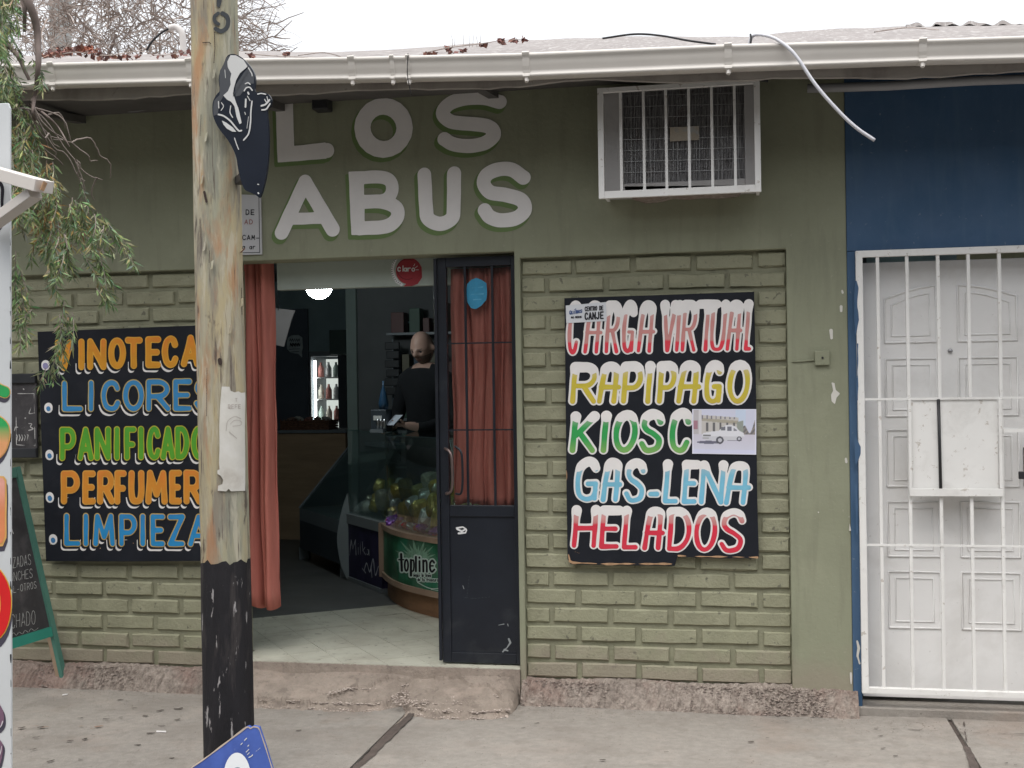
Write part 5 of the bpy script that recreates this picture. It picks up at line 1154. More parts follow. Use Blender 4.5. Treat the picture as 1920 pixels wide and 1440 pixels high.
band(off(cv, .012), z1_+.0005, z2_, .05, 'lower_rail', m_dl, disp)
pc = off(cv, 0)
gpan = band(pc, z2_+.0005, z3_, .02, 'panel', M('topline_green', (.025, .11, .055), .4, .5, 4, .02, stains=[((.05, .27, .16), 3.5, .46, .60, .8), ((.12, .17, .12), 5, .48, .62, .6)]), disp)
band(off(cv, .012), z3_+.0005, z3_+.032, .05, 'upper_rail', m_dl, disp)
MB().box(cv[0].x-.02, cv[0].x+.028, cv[0].y-.03, cv[0].y+.012, z1_, z3_+.033).build('end_post', m_dl, disp, bevel=.004)
gl = band(off(cv, -.02), z3_+.033, zgt, .005, 'glass', glassmat('case_glass', (.9, .96, .94), .02), disp, smooth=True)
mb = MB(); n = len(cv); cc = off(cv, .0); bk = [p+Vector((.35, .45, 0)) for p in cv]
mb.v = [(p.x, p.y, zgt+.001) for p in cc]+[(p.x, p.y, zgt+.001) for p in bk]+[(p.x, p.y, zgt+.009) for p in cc]+[(p.x, p.y, zgt+.009) for p in bk]
for i in range(n-1): mb.f += [(n+i, n+i+1, i+1, i), (2*n+i, 2*n+i+1, 3*n+i+1, 3*n+i), (i, i+1, 2*n+i+1, 2*n+i)]
mb.build('glass_top', glassmat('top_glass', (.75, .88, .85), .2), disp)
mb = MB(); mb.v = [(p.x, p.y, z3_+.034) for p in off(cv, -.03)]+[(p.x, p.y, z3_+.034) for p in bk]
mb.f = [(i, i+1, n+i+1, n+i) for i in range(n-1)]; mb.build('shelf', m_dl, disp)
mb = MB(); mb.v = [(p.x, p.y, FZ) for p in bk]+[(p.x, p.y, z3_+.03) for p in bk]; mb.f = [(i, i+1, n+i+1, n+i) for i in range(n-1)]; mb.build('back_panel', m_dw, disp)
# wrap the printing on the curved panel
def wrap(shapes, off_, name, mat, parent, res=.7, **k):
    class PP:
        def uv(s, x, y): return (x, -y)
        def xyz(s, u, v, f=0): return Vector((u, 0, v))
    o = paint(PP(), shapes, 0, name, mat, parent, res, step=3, **k); src = off(cv, off_)
    for v in o.data.vertices:
        d = ray(v.co.x, -v.co.z); best = None
        for a, b in zip(src[:-1], src[1:]):
            e = b-a; den = d.x*e.y-d.y*e.x
            if abs(den) < 1e-9: continue
            r_ = a-CAM; t = (r_.x*e.y-r_.y*e.x)/den; s_ = (r_.x*d.y-r_.y*d.x)/den
            if t > 0 and -.02 <= s_ <= 1.02 and (best is None or t < best): best = t
        v.co = CAM+d*(best if best else 7.3)
    o.data.update(); return o
star = []
for i in range(13):
    a = math.radians(195+i*13); L_r = (26, 40, 30, 46, 34, 50, 30, 44, 28, 36, 24, 30, 22)[i]
    star.append(('p', [(783+5*math.sin(a), 1052-5*math.cos(a)), (783+L_r*1.25*math.cos(a), 1050+L_r*math.sin(a)), (783-5*math.sin(a), 1052+5*math.cos(a))], 0))
wrap(star, .0008, 'starburst', M('pale_green_print', (.24, .42, .30), .5, .3, 30), gpan)
tl = []
xs_ = [(749, 755, 1067, 1038), (758, 764, 0, 0), (768, 774, 0, 0), (779, 779, 0, 0), (787, 787, 0, 0), (794, 801, 0, 0), (807, 815, 0, 0)]
def sg(*p, r=2.2): return ('s', list(p), r)
tl = [sg((752, 1039), (753.5, 1070)), sg((748, 1049.5), (757, 1049.5), r=1.3), sg(*ell(762, 1060, 3.2, 10.5), r=1.7), sg((770.5, 1050), (770.5, 1079)), sg(*cat([(770.5, 1052), (775, 1050.5), (776, 1060), (775, 1070), (770.5, 1070)]), r=1.5), sg((779.8, 1044), (779.8, 1071), r=1.9), sg((786.5, 1052), (786.8, 1071), r=1.9), sg((786.3, 1045), (786.4, 1046), r=1.8),
      sg((793.5, 1051), (793.8, 1071.5), r=1.9), sg(*cat([(793.5, 1054), (798, 1051), (800, 1056), (800.3, 1072)]), r=1.8), sg(*cat([(814, 1055), (810.5, 1051), (806.5, 1056), (806.5, 1067), (810, 1072), (814.5, 1068)]), r=1.9), sg((806.5, 1061), (812, 1061), r=1.5)]
small = text('segui la linea', 775, 1081, 4.6, 1.9, .5, .02, 2.7)+text('de tu frescura', 783, 1089.5, 4.6, 1.9, .5, .02, 2.8)
wrap([(k, p, r+2.6) for k, p, r in tl]+[(k, p, r+1.6) for k, p, r in small], .0016, 'lettering_outline', M('mint_print', (.58, .70, .64), .5, .05), gpan)
wrap(tl+small, .0026, 'lettering', m_ink, gpan, .5)
wrap([('s', cat([(783, 1092), (800, 1101), (815, 1104), (840, 1100)]), .7), ('s', cat([(808, 1105), (822, 1107), (840, 1104)]), .5)], .0016, 'swoosh', M('mint_print'), gpan)

# goods in the case
def lump(c, r, seed, col, name, label, cat_, sc3=(1, 1, 1), crink=.18, rough=.25, metal=.3, parent=None, tex=None):
    bm = bmesh.new(); bmesh.ops.create_icosphere(bm, subdivisions=3, radius=1.0); rn = random.Random(seed); ph = [rn.uniform(0, 6) for _ in range(8)]
    for v in bm.verts:
        p = v.co; k = 1+crink*(math.sin(p.x*4+ph[0])*math.sin(p.y*5+ph[1])+.7*math.sin(p.z*9+ph[2]+p.x*6)+.5*math.sin(p.y*15+ph[3]-p.z*7))
        if 'bag' in name:
            q = Vector((math.copysign(abs(p.x)**.5, p.x), p.y, math.copysign(abs(p.z)**.5, p.z)))
            k = 1+crink*.35*(math.sin(p.x*9+ph[0])*math.sin(p.z*11+ph[1])+.8*math.sin(p.x*19+ph[2]+p.z*6)*math.sin(p.z*17+ph[3]))
            p = Vector((q.x*.8, q.y*k*(1-.5*abs(q.z)**3), q.z*.9)); k = 1+.03*math.sin(q.x*12+ph[4])
        v.co = Vector((p.x*sc3[0], p.y*sc3[1], p.z*sc3[2]))*r*k
    me = bpy.data.meshes.new(name); bm.to_mesh(me); bm.free(); o = bpy.data.objects.new(name, me); C.objects.link(o); o.location = c; o.rotation_euler = (rn.uniform(-.5, .5), rn.uniform(-.5, .5), rn.uniform(0, 6)) if 'bag' not in name else (rn.uniform(-.5, .1), rn.uniform(-.4, .4), .5+rn.uniform(-.6, .6))
    me.materials.append(M('foil_%s' % cat_+str(tuple(int(q*100) for q in col)), col, rough, .35, 30, .4, 60, .004, metal=metal, spec=.6))
    return tag(o, label, cat_, label if cat_ != 'food' or 'roll' in label else None)
def incase(px, py, t): return PT(px, py, t)
zs_ = z3_+.036
rng2 = random.Random(11)
cols_ = [(.62, .42, .08), (.55, .50, .40), (.75, .58, .16), (.72, .72, .70), (.42, .36, .12), (.22, .07, .38), (.60, .06, .08), (.36, .12, .48)]
cname = ['ochre', 'beige', 'golden', 'silver', 'olive gold', 'dark purple', 'red', 'violet']
n_b = 0
for k in range(34):     # big foil bags heaped at the back
    i = 3+int((k % 17)*1.7); lay_ = k//17; p = cv[min(i, len(cv)-1)]+Vector((.10+.05*(k % 3)+.05*lay_, .14+.05*(k % 4)+.08*lay_, 0)); r = rng2.uniform(.060, .085)
    c = cols_[(k*3) % 5]
    lump(Vector((p.x, p.y, zs_+r*.8+.10*lay_+.035*(k % 3))), r, k, c, 'snack_bag', cname[(k*3) % 5]+' foil snack bag heaped in the curved sweets counter', 'snack bag', (1, .55, 1.2), .2)
for k in range(26):
    i = 2+int(k*1.1); p = cv[min(i, len(cv)-1)]+Vector((.02, .07+.02*(k % 3), 0)); r = rng2.uniform(.028, .042)
    lump(Vector((p.x, p.y, zs_+r*.55)), r, 50+k, cols_[5+k % 3] if k % 4 else (.5, .5, .55), 'sweet_packet', 'small '+(cname[5+k % 3] if k % 4 else 'silver')+' sweet packet lying at the front of the curved sweets counter', 'sweets', (1.3, .9, .55), .1)

# chocolate counter that runs back beside it
q0, q1 = gp_(717, 1112), gp_(653, 1087); qd = (q1-q0).normalized(); qn = Vector((qd.y, -qd.x, 0))
if qn.x > 0: qn = -qn            # towards the customer side
cc_ = empty('chocolate_counter', (q0+q1)/2, label='grey glass counter with dark Milka panel behind the curved sweets counter', cat='counter')
zt1, zt2 = zat(712, 998, q0), zat(712, 979, q0); zbm = zat(717, 1104, q0)
m_cg2 = M('counter_grey', (.20, .215, .225), .5, .1)
def along(p, z): return Vector((p.x, p.y, z))
inn = -qn*.5
MB().quadprism(along(q0, zbm), along(q1, zbm), along(q1, zt1), along(q0, zt1), inn).build('panel', M('night_blue', (.020, .016, .05), .45, .3, 6, stains=[((.05, .04, .10), 5, .5, .65, .6)]), cc_, fixn=True)
MB().quadprism(along(q0, zt1+.0005)+qn*.01, along(q1, zt1+.0005)+qn*.01, along(q1, zt2)+qn*.01, along(q0, zt2)+qn*.01, inn).build('rail', m_cg2, cc_, fixn=True)
MB().quadprism(along(q0, FZ)+qn*.01, along(q1, FZ)+qn*.01, along(q1, zbm-.001)+qn*.01, along(q0, zbm-.001)+qn*.01, inn).build('plinth', m_cg2, cc_, fixn=True)
MB().quadprism(along(q0, zt2+.001)-qn*.02, along(q1, zt2+.001)-qn*.02, along(q1, zgt)-qn*.05, along(q0, zgt)-qn*.05, -qn*.005).build('glass', glassmat('case_glass'), cc_, fixn=True)
MB().quadprism(along(q0, zgt+.001)+qn*.0, along(q1, zgt+.001)+qn*.0, along(q1, zgt+.009)+qn*.0, along(q0, zgt+.009)+qn*.0, inn).build('glass_top', glassmat('top_glass'), cc_, fixn=True)
cpl2 = Plane(q0, -qd, (0, 0, 1))
if cpl2.n.dot(qn) < 0: cpl2.n = -cpl2.n
mk = [('s', [(656, 1042), (659, 1012), (662, 1030), (667, 1012), (668, 1040)], 1.0), ('s', [(672, 1026), (672.5, 1040)], .8), ('s', [(672, 1019), (672, 1020)], .8), ('s', [(676, 1014), (676.5, 1039)], .8), ('s', [(680, 1016), (680.5, 1040)], .8), ('s', [(685, 1026), (681, 1032), (686, 1040)], .8), ('s', ell(689.5, 1035, 2, 5), .7), ('s', [(692, 1030), (692.5, 1041)], .7)]
mk += [('s', cat([(683, 1070), (688, 1056), (694, 1072), (700, 1048), (704, 1078), (710, 1062)]), 1.5), ('s', [(680, 1066), (686, 1074)], 1.2), ('s', [(696, 1062), (698, 1082)], 1.2)]
paint(cpl2, mk, .002, 'printing', M('dull_white_print', (.55, .55, .60), .5, .3, 20), cc_, .004, wob=.002)
for k in range(16):
    p = q0+(q1-q0)*((k % 8)+.5)/8-qn*(.10+.06*(k % 2)+.1*(k//8)); r = rng2.uniform(.045, .07)
    lump(Vector((p.x, p.y, zt2+r+.03*(k % 3)+.09*(k//8))), r, 90+k, cols_[(k*3) % 5], 'snack_bag', cname[(k*3) % 5]+' foil snack packet behind the glass of the grey chocolate counter', 'snack bag', (1, .7, 1.2), .16)
# lens-shaped end board
ep = along(q1, 0)+qn*.03
EPl = Plane(ep, (Rt.x, Rt.y, 0), (0, 0, 1))
MB().prism([EPl.xyz(*EPl.uv(x, y)) for x, y in cat([(651, 925), (641, 955), (634, 990), (632, 1015), (637, 1050), (645, 1074), (655, 1089), (656, 1050), (655, 960)], 3)], (-.0, .03, 0)).build('end_board', M('pale_grey_laminate', (.22, .25, .26), .5, .05), cc_, fixn=True)
# chilled case further back
r0, r1 = gp_(640, 1085), gp_(563, 1050); rd = (r1-r0).normalized(); rn_ = Vector((rd.y, -rd.x, 0)); rn_ = -rn_ if rn_.x > 0 else rn_
dc = empty('chilled_case', (r0+r1)/2, label='dark chilled cabinet with slanted glass beyond the chocolate counter in the dim shop', cat='display case')
zr = zat(562, 952, r1); zrr = zat(562, 975, r1); zlo = FZ+.10
m_dk = M('dark_cabinet', (.045, .055, .068), .4, .2, spec=.4); m_dk2 = M('cabinet_grey', (.17, .19, .21), .4, .15)
back_ = -rn_*.75
MB().quadprism(along(r0, zlo), along(r1, zlo), along(r1, zrr), along(r0, zrr), back_).build('cabinet', m_dk, dc, fixn=True)
MB().quadprism(along(r0, zrr+.001), along(r1, zrr+.001), along(r1, zr), along(r0, zr), back_).build('ledge', m_dk2, dc, fixn=True)
ztp = zr+.50
MB().quadprism(along(r0, zr+.001), along(r1, zr+.001), along(r1, ztp)-rn_*.45, along(r0, ztp)-rn_*.45, -rn_*.006).build('glass', glassmat('case_glass'), dc, fixn=True)
MB().quadprism(along(r1, zr+.002), along(r1, ztp)-rn_*.44, along(r1, ztp)-rn_*.75, along(r1, zr+.002)-rn_*.75, rd*.02).build('end_panel', m_dk, dc, fixn=True)
MB().quadprism(along(r0, ztp)-rn_*.44, along(r1, ztp)-rn_*.44, along(r1, ztp)-rn_*.75, along(r0, ztp)-rn_*.75, (0, 0, .03)).build('top', m_dk2, dc, fixn=True)
MB().tube([along(r0, ztp+.005)-rn_*.44, along(r1, ztp+.005)-rn_*.44], .008, 6).build('trim', m_dk2, dc)
MB().tube([along(r1, zr)+rn_*.004, along(r1, ztp)-rn_*.44], .006, 6).build('trim', m_dk2, dc)
for k_, q in enumerate((r0, r1)): MB().box(q.x-.02, q.x+.06, q.y-.01+.04, q.y+.08, FZ, zlo-.001).build('foot', m_dk2, dc)
fp = r0+(r1-r0)*.3-rn_*.3
lump(Vector((fp.x, fp.y, zr+.05)), .08, 201, (.35, .36, .36), 'wrapped_cheese', 'pale wrapped lump of food lying inside the dark slanted chilled cabinet', 'food', (1.3, .8, .6), .1, .6, 0)
# brown service bar, crate, fridge
wb = PT(578, 810, 10.9); wl, wr = PT(480, 810, 10.9), PT(652, 810, 10.9)
zwb = PT(578, 806, 10.9).z
bar_ = empty('service_bar', (wb.x, wb.y, FZ), label='plain brown wooden service bar deep in the shop behind the curtain', cat='counter')
m_bw = M('brown_board', (.36, .25, .16), .6, .2, 4, .1, stretch=(.5, 1, 3))
MB().box(wl.x, wr.x, wb.y, wb.y+.4, FZ, zwb-.03).build('front', m_bw, bar_); MB().box(wl.x-.02, wr.x+.02, wb.y-.03, wb.y+.42, zwb-.029, zwb).build('top', m_dk2, bar_, bevel=.003)
c0 = PT(527, 800, 10.95); c1 = PT(622, 800, 10.95); bk_ = empty('basket', ((c0.x+c1.x)/2, c0.y+.1, zwb), label='low brown wicker basket standing on the brown service bar', cat='basket')
m_wk = M('wicker', (.13, .065, .04), .7, .3, 30, .5)
for k in range(4): 
    z = zwb+.008+k*.022; MB().tube([(c0.x, c0.y, z), (c1.x, c0.y, z), (c1.x, c0.y+.25, z), (c0.x, c0.y+.25, z), (c0.x, c0.y, z)], .011, 6).build('weave', m_wk, bk_)
for k in range(13): x = c0.x+(c1.x-c0.x)*k/12; MB().tube([(x, c0.y-.006, zwb), (x, c0.y-.01, zwb+.1)], .006, 5).build('stake', m_wk, bk_)
for k in range(5): lump(Vector((c0.x+.06+k*.085, c0.y+.1, zwb+.095)), .04, 300+k, ((.16, .10, .08), (.35, .35, .33), (.3, .12, .10))[k % 3], 'bread_roll', ('brown', 'pale', 'reddish')[k % 3]+' wrapped roll lying in the wicker basket on the service bar', 'food', (1.2, .8, .5), .08, .6, 0)
TF = 12.0
f0, f1 = PT(584, 700, TF), PT(653, 700, TF); zft = PT(610, 668, TF).z
fg = empty('drinks_fridge', ((f0.x+f1.x)/2, f0.y+.2, FZ), label='glass-door fridge with bright lit shelves at the back of the shop', cat='fridge')
MB().box(f0.x-.02, f1.x, f0.y+.50, f0.y+.52, FZ, zft).build('back', m_dk, fg)
MB().box(f0.x-.04, f0.x-.005, f0.y, f0.y+.5, FZ, zft).build('side', m_dk2, fg); xm = PT(637, 700, TF).x
MB().box(xm, f1.x, f0.y, f0.y+.5, FZ, zft).build('side', m_dk, fg)
MB().box(f0.x-.04, f1.x, f0.y, f0.y+.52, zft+.001, zft+.05).build('hood', m_dk2, fg)
MB().box(f0.x, xm-.005, f0.y+.43, f0.y+.44, FZ+.1, zft-.02).build('lit_back', M('lit_panel', (.5, .5, .48), .8, .1, emit=(.85, .92, .86), estr=.5), fg)
MB().tube([(f0.x+.02, f0.y+.05, FZ+.2), (f0.x+.02, f0.y+.05, zft-.04)], .012, 8).build('light_tube', M('tube_light', (1, 1, 1), emit=(.95, 1, .97), estr=6), fg)
for k in range(5): z = zft-.22-k*.22; MB().box(f0.x, xm-.003, f0.y+.06, f0.y+.42, z, z+.012).build('shelf', M('shelf_white', (.6, .6, .6), .4), fg)
for k in range(12):
    z = zft-.22-.22*(k//3)+.012; x = f0.x+.05+.08*(k % 3); cc2 = ((.42, .18, .16), (.62, .62, .62), (.45, .55, .5), (.55, .52, .45))[k % 4]
    MB().lathe([(0, 0), (.032, 0), (.032, .09), (.012, .13), (.012, .15), (0, .15)], (x, f0.y+.14, z), 10).build('bottle', M('bottle%d' % (k % 4), cc2, .3), None, smooth=True, label='small %s bottle standing on the %s lit shelf inside the fridge' % (('red', 'white', 'green', 'yellowish')[k % 4], ('upper', 'second', 'third', 'lower')[k//3]), cat='bottle', group='bottles in the lit fridge')
# menu board and sticker on the left, teal cupboard above the fridge
a, b = PT(500, 600, 11.6), PT(585, 800, 11.6)
mn = MB().box(a.x, b.x, a.y, a.y+.03, b.z-.1, a.z+.1).build('poster_board', M('faded_black_board', (.07, .085, .11), .7, .2), None, label='tall black board hung beside the lit fridge in the dim shop', cat='board')
NB = W(a.y)
bbl = paint(NB, [('p', [(540, 634), (546, 629), (560, 628), (567, 633), (568, 652), (566, 660), (567, 671), (560, 664), (545, 661), (538, 654), (538, 642)], 0)], .002, 'sticker', M('bubble_grey', (.30, .34, .36), .6, .2, 20), None, .006)
tag(bbl, 'grey speech-bubble sticker on the tall black board deep inside the shop', 'sticker')
paint(NB, [('s', cat([(543+i*4, 640), (545+i*4, 635), (546+i*4, 640)]), .5) for i in range(5)]+[('s', cat([(544+i*5, 650), (545+i*5, 643), (547+i*5, 649), (548+i*5, 644)]), .7) for i in range(4)]+[('s', [(542, 655), (562, 654)], .5), ('s', [(545, 660), (561, 659)], .5)], .004, 'print', m_ink, bbl, .004)
a, b = PT(617, 619, 11.8), PT(655, 664, 11.8); MB().box(a.x, b.x, a.y, a.y+.3, b.z, a.z).build('wall_cupboard', M('teal_cupboard', (.07, .10, .095), .5, .1), None, label='small teal wall cupboard above the lit fridge', cat='cupboard', bevel=.004)
a = PT(533, 612, 8.6); Pq2 = Plane(a, (Rt.x, Rt.y, 0), (0, 0, 1))
MB().prism([Pq2.xyz(*Pq2.uv(x, y)) for x, y in ((490, 575), (553, 582), (546, 600), (532, 650), (490, 640))], (0, .01, 0)).build('hanging_poster', M('dull_poster', (.22, .20, .20), .7, .1), None, fixn=True, label='tilted pale grey poster hanging beside the curtain inside the shop', cat='poster')
MB().tube([Pq2.xyz(*Pq2.uv(522, 582)), Pq2.xyz(*Pq2.uv(522, 582))+Vector((0, 0, 2.70-Pq2.xyz(*Pq2.uv(522, 582)).z))], .003, 4).build('cable', m_bcab, None, label='thin string holding the tilted grey poster inside the shop', cat='string')
# globe lamp
lc = PT(598, 536, 7.6); rl = 25/2250*7.6
lamp = empty('ceiling_lamp', (lc.x, lc.y, 2.70), label='glowing white globe lamp hanging just inside the doorway', cat='lamp')
MB().lathe([(rl*math.sin(math.pi*k/12), -rl*math.cos(math.pi*k/12)) for k in range(13)], lc, 24).build('globe', M('lamp_glow', (1, 1, 1), emit=(.90, 1, 1), estr=50), lamp, smooth=True)
MB().tube([(lc.x, lc.y, lc.z+rl), (lc.x, lc.y, 2.70)], .012, 8).build('stem', m_blk, lamp)
# things on top of the counters
def on(px, py, t): return PT(px, py, t)
tt = 7.75; a, b = PT(676, 816, tt), PT(707, 772, tt)
cm = empty('coffee_machine', ((a.x+b.x)/2, a.y+.3, zgt+.01), label='small dark machine with chrome trim on top of the grey counter', cat='machine')
yy = a.y+.22
MB().box(a.x, b.x, yy, yy+.14, zgt+.0095, zgt+.16).build('body', m_dk, cm, bevel=.006); MB().box(a.x+.01, b.x-.01, yy-.05, yy-.001, zgt+.0095, zgt+.03).build('tray', m_dk2, cm)
MB().box(a.x+.02, b.x-.03, yy-.004, yy-.0005, zgt+.09, zgt+.12).build('label', m_wink, cm)
MB().lathe([(0, 0), (.03, 0), (.034, .04), (.02, .11), (.007, .15), (.006, .19), (0, .19)], (b.x-.035, yy+.06, zgt+.1605), 14).build('bottle', M('blue_plastic', (.02, .06, .12), .3, .1, spec=.6), None, smooth=True, label='blue spray bottle standing on the dark machine on the counter', cat='bottle')
for k in range(3): MB().lathe([(0, 0), (.012, 0), (.014, .05), (.006, .07), (0, .07)], (b.x-.05+k*.022, yy-.02, zgt+.031), 8).build('pot', m_steel, cm, smooth=True)

shf = empty('wall_shelf', (pA.x+.6, pA.y, 1.5), label='dim wall shelves with rows of packets behind the shopkeeper', cat='shelf')
for k in range(4):
    z = .95+k*.33; MB().box(pA.x+.30, .88, pA.y-.20, pA.y-.006, z, z+.018).build('shelf_board', m_dk2, shf)
GC = [(.10, .05, .05), (.06, .08, .11), (.12, .11, .08), (.05, .09, .07), (.16, .15, .15)]
for k in range(4):
    x = pA.x+.33
    while x < pA.x+1.25:
        wd_ = rng2.uniform(.05, .11); hh_ = rng2.uniform(.10, .24); z = .95+k*.33+.0185; ci = rng2.randrange(5)
        MB().box(x, x+wd_, pA.y-.17, pA.y-.05, z, z+hh_).build('packet', M('packet%d' % ci, GC[ci], .5), None, bevel=.004, label='small %s packet on the %s dim shelf behind the shopkeeper' % (('maroon', 'slate', 'khaki', 'dark green', 'grey')[ci], ('lowest', 'second', 'third', 'top')[k]), cat='packet', group='%s packets on the %s shelf' % (('maroon', 'slate', 'khaki', 'dark green', 'grey')[ci], ('lowest', 'second', 'third', 'top')[k]))
        x += wd_+rng2.uniform(.008, .05)
hs = empty('hanging_strip', PT(735, 640, 9.0), label='dark strip of small packets hanging on the wall left of the shopkeeper', cat='display strip')
for k in range(6):
    q = PT(735, 648+k*17, 9.2); MB().box(q.x-.06+.01*(k % 2), q.x+.055, q.y, q.y+.03, q.z-.03, q.z+.028).build('packet', M('strip_packet', (.03, .032, .036), .5), hs, bevel=.006)
MB().tube([PT(735, 636, 9.2)+Vector((0, .015, 0)), PT(735, 738, 9.2)+Vector((0, .015, 0))], .006, 5).build('strip', m_dk2, hs)
# ---------------------------------------------------------------- shopkeeper
TPp = 8.35; pc_ = PT(800, 720, TPp)
per = None
def skinfig(V, E, R, lvl=2):
    me = bpy.data.meshes.new('person'); me.from_pydata(V, E, []); o = bpy.data.objects.new('person', me); C.objects.link(o)
    bm = bmesh.new(); bm.from_mesh(me); sk = bm.verts.layers.skin.verify()
    for i, v in enumerate(bm.verts):
        r = R[i]; v[sk].radius = (r, r) if not hasattr(r, '__len__') else r; v[sk].use_root = (i == 0)
    bm.to_mesh(me); bm.free()
    m1 = o.modifiers.new('skin', 'SKIN'); m1.use_smooth_shade = True; m2 = o.modifiers.new('sub', 'SUBSURF'); m2.levels = lvl; m2.render_levels = lvl
    dg = bpy.context.evaluated_depsgraph_get(); dg.update(); m3 = bpy.data.meshes.new_from_object(o.evaluated_get(dg)); o.modifiers.clear(); o.data = m3; return o
H = [(0, 0, .93), (0, 0, 1.12), (0, -.01, 1.30), (0, -.015, 1.44), (0, -.035, 1.56),          # pelvis..neck 0-4
     (-.17, 0, 1.42), (-.24, -.02, 1.16), (-.13, -.24, 1.10), (-.04, -.33, 1.13),           # right arm of picture-left 5-8
     (.17, 0, 1.42), (.24, -.02, 1.16), (.14, -.24, 1.10), (.05, -.33, 1.12),               # 9-12
     (-.09, 0, .88), (-.10, -.01, .50), (-.10, .02, .09), (-.10, -.12, .03),                # leg 13-16
     (.09, 0, .88), (.10, -.01, .50), (.10, .02, .09), (.10, -.12, .03)]                    # 17-20
E = [(0,1),(1,2),(2,3),(3,4),(3,5),(5,6),(6,7),(7,8),(3,9),(9,10),(10,11),(11,12),(0,13),(13,14),(14,15),(15,16),(0,17),(17,18),(18,19),(19,20)]
Rr = [(.15,.12),(.155,.125),(.165,.125),(.13,.10),.064,.07,.052,.038,.030,.07,.052,.038,.030,.09,.062,.042,.035,.09,.062,.042,.035]
# fingers
def fing(base, idx, dirs):
    global H, E, Rr
    for k, (dx, dy, dz_, L) in enumerate(dirs):
        i = len(H); bx, by, bz = base
        H += [(bx+dx*.4, by+dy*.4-.01, bz+dz_*.4), (bx+dx*.8+.0, by+dy-.02, bz+dz_*.8+.01), (bx+dx*.9, by+dy*1.1-.015, bz+dz_+L*.4)]
        E += [(idx, i), (i, i+1), (i+1, i+2)]; Rr += [.010, .0085, .0075]
fing(H[8], 8, [(.055, -.03, -.012, .02), (.055, -.045, -.004, .03), (.05, -.055, .006, .03), (.04, -.06, .016, .03), (.01, -.035, .035, .02)])
fing(H[12], 12, [(-.055, -.03, -.012, .02), (-.055, -.045, -.004, .03), (-.05, -.055, .006, .03), (-.04, -.06, .016, .03), (-.01, -.035, .035, .02)])
try:
    per = skinfig(H, E, Rr)
    bm = bmesh.new(); bm.from_mesh(per.data)
    # head: an egg with brow, nose, mouth, chin and ears, bowed towards the hands
    hb = bmesh.new(); bmesh.ops.create_uvsphere(hb, u_segments=64, v_segments=60, radius=1)
    for v in hb.verts:
        x, y, z = v.co; X, Y_, Z = x*.076, y*.095, z*.118
        if z < 0: X *= 1-.28*(-z)**1.5; Y_ *= 1-.10*(-z)
        f = max(0, -y)
        nose = math.exp(-((x/.20)**2))*math.exp(-(((z+.12)/.20)**2))*f; Y_ -= .034*nose
        brow = math.exp(-(((z-.14)/.10)**2))*f; Y_ -= .006*brow
        for ex_ in (-.36, .36): Y_ += .016*math.exp(-(((x-ex_)/.17)**2)-(((z-.02)/.10)**2))*f
        Y_ -= .006*math.exp(-((x/.3)**2)-(((z+.48)/.07)**2))*f; Y_ += .004*math.exp(-((x/.3)**2)-(((z+.52)/.02)**2))*f; Y_ -= .010*math.exp(-((x/.3)**2)-(((z+.82)/.16)**2))*f
        for ex_ in (-1, 1):
            e_ = math.exp(-(((z+.05)/.22)**2)-(((y-.10)/.16)**2)); 
            if x*ex_ > .75: X += ex_*.028*e_
        v.co = (X, Y_, Z)
    mh = bpy.data.meshes.new('h'); hb.to_mesh(mh); hb.free()
    for p in mh.polygons:
        c = p.center; f_ = -c.y/.095; zz_ = c.z/.118; xx_ = c.x/.076
        p.material_index = 1
        if f_ > .05 and zz_ < -.26 and not (abs(xx_) < .22 and -.44 < zz_ < -.2): p.material_index = 3
        if f_ > .5 and .14 < zz_ < .22 and .15 < abs(xx_) < .62: p.material_index = 3
        if f_ > .5 and abs(zz_+.5) < .03 and abs(xx_) < .3: p.material_index = 4
    mh.transform(Matrix.Translation((0, -.045, 1.645)) @ Matrix.Rotation(math.radians(22), 4, 'X'))
    bm.from_mesh(mh); me = bpy.data.meshes.new('person'); bm.to_mesh(me); bm.free(); per.data = me
    m_skin = M('skin', (.33, .21, .17), .5, .06, 20, .1); m_shirt = M('dark_jumper', (.009, .010, .012), 1.0, .15, 20, .3, 80); m_trs = M('dark_trousers', (.02, .02, .022), .9, .1)
    for m_ in (m_shirt, m_skin, m_trs, M('stubble', (.13, .09, .075), .8, .2, 60, 0), M('lips', (.22, .09, .08), .6)): me.materials.append(m_)
    for p in me.polygons:
        c = p.center; p.use_smooth = True
        if p.material_index in (1, 3, 4): continue
        p.material_index = 1 if ((c.z > 1.50 and abs(c.x) < .085) or (c.y < -.295 and c.z > 1.0)) else (2 if c.z < .92 else 0)
    for sx_ in (-1, 1):
        e2_ = MB(); e2_.lathe([(0, -.004), (.011, -.002), (.012, .0), (0, .003)], (0, 0, 0), 10, 'y'); eo = e2_.build('eye', m_ink, None); eo.parent = per
        eo.matrix_basis = Matrix.Translation((0, -.045, 1.645)) @ Matrix.Rotation(math.radians(22), 4, 'X') @ Matrix.Translation((sx_*.028, -.078, .004))
    ang = math.radians(-12)
    per.rotation_euler = (0, 0, ang+math.radians(-6)); per.location = (pc_.x, pc_.y, FZ); per.scale = (1.0, 1.0, 1.0)
    tag(per, 'bald man in dark clothes behind the counter looking down at a phone', 'person')
    ph_ = per.matrix_basis @ Vector((0.0, -.40, 1.155))
    o = MB().box(-.035, .035, -.07, .07, -.004, .004).build('mobile_phone', M('phone_body', (.02, .02, .022), .2, .05, spec=.6), None, bevel=.003, label='small phone held in both hands by the man behind the counter', cat='phone')
    o.location = ph_; o.rotation_euler = (math.radians(30), 0, per.rotation_euler[2])
    o2 = MB().box(-.031, .031, -.064, .064, .0042, .0048).build('screen', M('phone_screen', (.3, .32, .35), .2, emit=(.5, .6, .7), estr=.12), None); o2.parent = o
